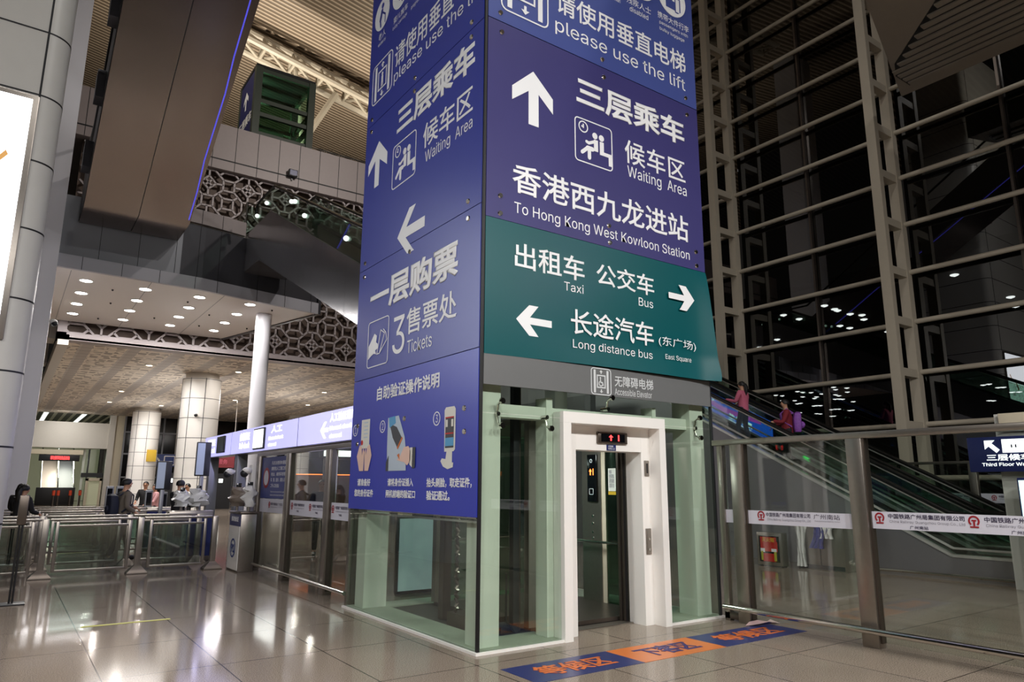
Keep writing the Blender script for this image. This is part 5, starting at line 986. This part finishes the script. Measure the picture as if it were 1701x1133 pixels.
def person(x, y, z, h, face_deg, label, top, legs, pose='stand', hair_long=False, bag=None, group=None, arms=((.1, .25), (.1, .25)), bag_m=None, scale_w=1.):
    """face_deg: heading, 0 = +X, 90 = +Y. arms: (forward swing at elbow, at hand) metres-ish for left and right."""
    t = thing('person', label, 'person', (x, y, z), group); k = h/1.72
    f = Vector((math.cos(R(face_deg)), math.sin(R(face_deg)), 0)); l = Vector((-f.y, f.x, 0)); B_ = Vector((x, y, z))
    P = lambda a, b, c: B_+f*a*k+l*b*k+Vector((0, 0, c*k))
    tm = mat('cloth', top, .8, noise=.08, nscale=20); lm = mat('trouser', legs, .8, noise=.08, nscale=20)
    st = {'stand': ((.02, -.02), (.0, .0)), 'walk': ((.22, -.26), (.04, -.12)), 'step': ((.16, -.06), (.14, .02))}[pose]
    fl, fr_ = st[0]; kl, kr = (fl*.5+.05, fr_*.5+.05)
    V = []; E = []; RD = []
    def add(p, r_, par=None):
        V.append(p); RD.append(r_*k*scale_w if not isinstance(r_, tuple) else tuple(q*k*scale_w for q in r_))
        if par is not None: E.append((par, len(V)-1))
        return len(V)-1
    pel = add(P(0, 0, .95), (.115, .105)); wa = add(P(.0, 0, 1.12), (.105, .095), pel); ch = add(P(.01, 0, 1.3), (.14, .11), wa); nb = add(P(-.01, 0, 1.45), (.07, .065), ch); nk = add(P(.0, 0, 1.5), .052, nb); jaw = add(P(.03, 0, 1.565), (.066, .075), nk); hd = add(P(.02, 0, 1.64), (.08, .098), jaw); ht = add(P(.01, 0, 1.705), (.055, .07), hd)
    nose = add(P(.125, 0, 1.6), .012, hd)
    ear = [add(P(.01, s_*.085, 1.61), .016, hd) for s_ in (1, -1)]
    hands = []
    for s_, (e_, h_) in ((1, arms[0]), (-1, arms[1])):
        sh = add(P(0, s_*.185, 1.4), .06, ch); el = add(P(e_-.04, s_*.235, 1.13), .043, sh); hz = .88+abs(h_)*.75; wr = add(P(h_+.02, s_*.22, hz), .03, el); pa = add(P(h_+.075, s_*.215, hz-.04), (.042, .022), wr); hands.append((h_, hz, s_))
    for s_, ff, kk in ((1, fl, kl), (-1, fr_, kr)):
        hp = add(P(0, s_*.095, .88), .09, pel); kn = add(P(kk, s_*.1, .49), .06, hp); an = add(P(ff, s_*.1, .09), .042, kn); toe = add(P(ff+.13, s_*.1, .03), (.04, .028), an)
    body = skin_mesh('body', V, E, RD, M['skin'], t)
    # fingers (five, unequal) rooted in each palm
    for hx, hz, s_ in hands:
        FV, FE, FRr = [], [], []; roots = set()
        for q in range(4):
            n0 = len(FV); L = (.068, .078, .072, .056)[q]; roots.add(n0)
            FV += [P(hx+.085, s_*(.24-.017*q), hz-.045), P(hx+.085+L*.55, s_*(.24-.017*q), hz-.07), P(hx+.085+L*.75, s_*(.235-.017*q), hz-.1)]; FE += [(n0, n0+1), (n0+1, n0+2)]; FRr += [.009*k]*3
        n0 = len(FV); roots.add(n0); FV += [P(hx+.06, s_*.19, hz-.03), P(hx+.09, s_*.165, hz-.05), P(hx+.12, s_*.165, hz-.07)]; FE += [(n0, n0+1), (n0+1, n0+2)]; FRr += [.01*k]*3
        skin_mesh('fingers', FV, FE, FRr, M['skin'], body, roots, 1)
    # clothing shells that follow the body
    V, E, RD = [], [], []
    hem = add(P(0, 0, .8), (.165, .15)); pel = add(P(0, 0, .92), (.17, .15), hem); wa = add(P(.0, 0, 1.12), (.158, .14), pel); ch = add(P(.01, 0, 1.3), (.185, .15), wa); nb = add(P(-.01, 0, 1.44), (.085, .08), ch)
    for s_, (e_, h_) in ((1, arms[0]), (-1, arms[1])):
        sh = add(P(0, s_*.185, 1.4), .075, ch); el = add(P(e_-.04, s_*.235, 1.13), .058, sh); wr = add(P(h_, s_*.221, .9+abs(h_)*.75), .046, el)
    skin_mesh('jacket', V, E, RD, tm, t)
    V, E, RD = [], [], []
    top_ = add(P(0, 0, 1.06), (.15, .115)); pel = add(P(0, 0, .94), (.162, .122), top_)
    for s_, ff, kk in ((1, fl, kl), (-1, fr_, kr)):
        hp = add(P(0, s_*.095, .87), .105, pel); kn = add(P(kk, s_*.1, .49), .075, hp); an = add(P(ff, s_*.1, .11), .06, kn)
    skin_mesh('trousers', V, E, RD, lm, t)
    for s_, ff in ((1, fl), (-1, fr_)):
        c = P(ff+.06, s_*.1, .045); mb = MB(); mb.tube([P(ff-.06, s_*.1, .05), P(ff+.03, s_*.1, .055), P(ff+.12, s_*.1, .04), P(ff+.18, s_*.1, .03)], [.045*k, .052*k, .046*k, .025*k], 10); mb.build('shoe', 'shoe', t)
    # hair: cap over the skull, open at the face
    mb = MB(); vs = []; fs = []; nu_, nv_ = 18, 9
    for j in range(nv_+1):
        th = math.pi*.62*j/nv_
        for i in range(nu_):
            a = 2*math.pi*i/nu_; fa = math.cos(a)
            t2 = th*(1 if fa < .25 else 1-.52*(fa-.25)/.75); q = .103
            vs.append(P(.012+q*1.08*math.sin(t2)*math.cos(a), q*.88*math.sin(t2)*math.sin(a), 1.632+q*1.0*math.cos(t2)))
    for j in range(nv_):
        for i in range(nu_): fs.append((j*nu_+i, (j+1)*nu_+i, (j+1)*nu_+(i+1) % nu_, j*nu_+(i+1) % nu_))
    mb.add(vs, fs); hr = mb.build('hair', 'hair', t, 80)
    if hair_long: MB().tube([P(-.08, 0, 1.64), P(-.12, 0, 1.55), P(-.11, 0, 1.42), P(-.09, 0, 1.3)], [.05*k, .06*k, .055*k, .02*k], 10).build('hair_tail', 'hair', hr)
    for s_ in (1, -1): MB().sphere(P(.108, s_*.033, 1.625), .011*k).build('eye', 'eye', body)
    MB().sphere(P(.107, 0, 1.553), .01*k, .022*k, .007*k).build('mouth', 'banner', body)
    if bag:
        bt = thing('backpack', bag, 'backpack', tuple(P(-.2, 0, 1.0))); mb = MB()
        rings = [(-.0, .9), (-.0, 1.02), (-.0, 1.22), (-.02, 1.36), (-.03, 1.4)]; vs = []; fs = []; n_ = 14
        for (dx, zz), s2 in zip(rings, (.8, 1., 1., .85, .4)):
            for i in range(n_): a = 2*math.pi*i/n_; vs.append(P(-.24+dx+.105*s2*math.copysign(abs(math.cos(a))**.6, math.cos(a)), .16*s2*math.copysign(abs(math.sin(a))**.6, math.sin(a)), zz))
        for j in range(4):
            for i in range(n_): fs.append((j*n_+i, j*n_+(i+1) % n_, (j+1)*n_+(i+1) % n_, (j+1)*n_+i))
        fs += [tuple(range(n_))[::-1], tuple(4*n_+i for i in range(n_))]; mb.add(vs, fs); mb.build('pack', bag_m, bt)
        for s_ in (1, -1): MB().tube([P(-.16, s_*.1, 1.36), P(0, s_*.12, 1.475), P(.135, s_*.11, 1.36), P(.12, s_*.13, 1.18), P(-.1, s_*.16, 1.02)], .017*k, 8).build('strap', bag_m, bt)
        MB().sphere(P(-.34, 0, 1.08), .05*k, .1*k, .09*k).build('pocket', bag_m, bt)
    return t
person(-1.75, 11.55, 0, 1.72, 15, 'man in a grey-brown shirt walking right behind the front railings', '6b6258', '23242c', 'walk', bag='bulky navy backpack on the man in the grey-brown shirt', bag_m=mat('navy_pack', '161b30', .7), arms=((.12, .3), (.0, .15)))
person(-.58, 12.0, 0, 1.7, 40, 'man in a black jacket with grey collar standing at the gate scanners', '121216', '15151a', 'stand', arms=((.15, .3), (.15, .33)))
person(-3.58, 11.9, 0, 1.58, 40, 'woman with tied black hair behind the left railings beside the pier', '17151a', '15151a', 'stand', True)
person(-3.6, 13.7, 0, 1.6, 60, 'person in black with long hair just right of the woman by the pier', '121114', '17171c', 'stand', True)
person(.05, 19.2, 0, 1.6, 200, 'woman in a pale pink top standing beyond the gates', 'd9a3a6', '1c1c22', 'stand', True, arms=((.2, .3), (.1, .2)))
person(-.05, 20.5, 0, 1.68, 250, 'person in dark clothes waiting left of the woman in pink', '1b1a1d', '1c1c20', 'stand'); person(1.2, 20.2, 0, 1.62, 220, 'person in a white top far beyond the gates', 'd9d6d2', '23232a', 'stand')
person(2.2, 10.3, 0, 1.72, 250, 'person in dark clothes seen standing through the left partition glass', '1e1b22', '17171c', 'step')
person(11.15, 5.05, stp(5.05)+.1, 1.52, 100, 'woman in a pink jacket riding higher up the escalator', 'd06c88', '2a3350', 'step', True, arms=((.15, .42), (.1, .3)))
person(11.15, 3.85, stp(3.85)+.02, 1.64, 130, 'man in a dark red jacket riding the escalator below the woman in pink', '7d1f2c', '1c1b20', 'step', bag='purple and pink patterned backpack on the man riding the escalator', bag_m=mat('purple_pack', '8b4fb0', .6, noise=.5, nscale=30), arms=((.15, .35), (.1, .25)))
person(13.9, -.2, 0, 1.66, 250, 'person in black standing behind the distant partition at far right', '151518', '141416', 'stand')
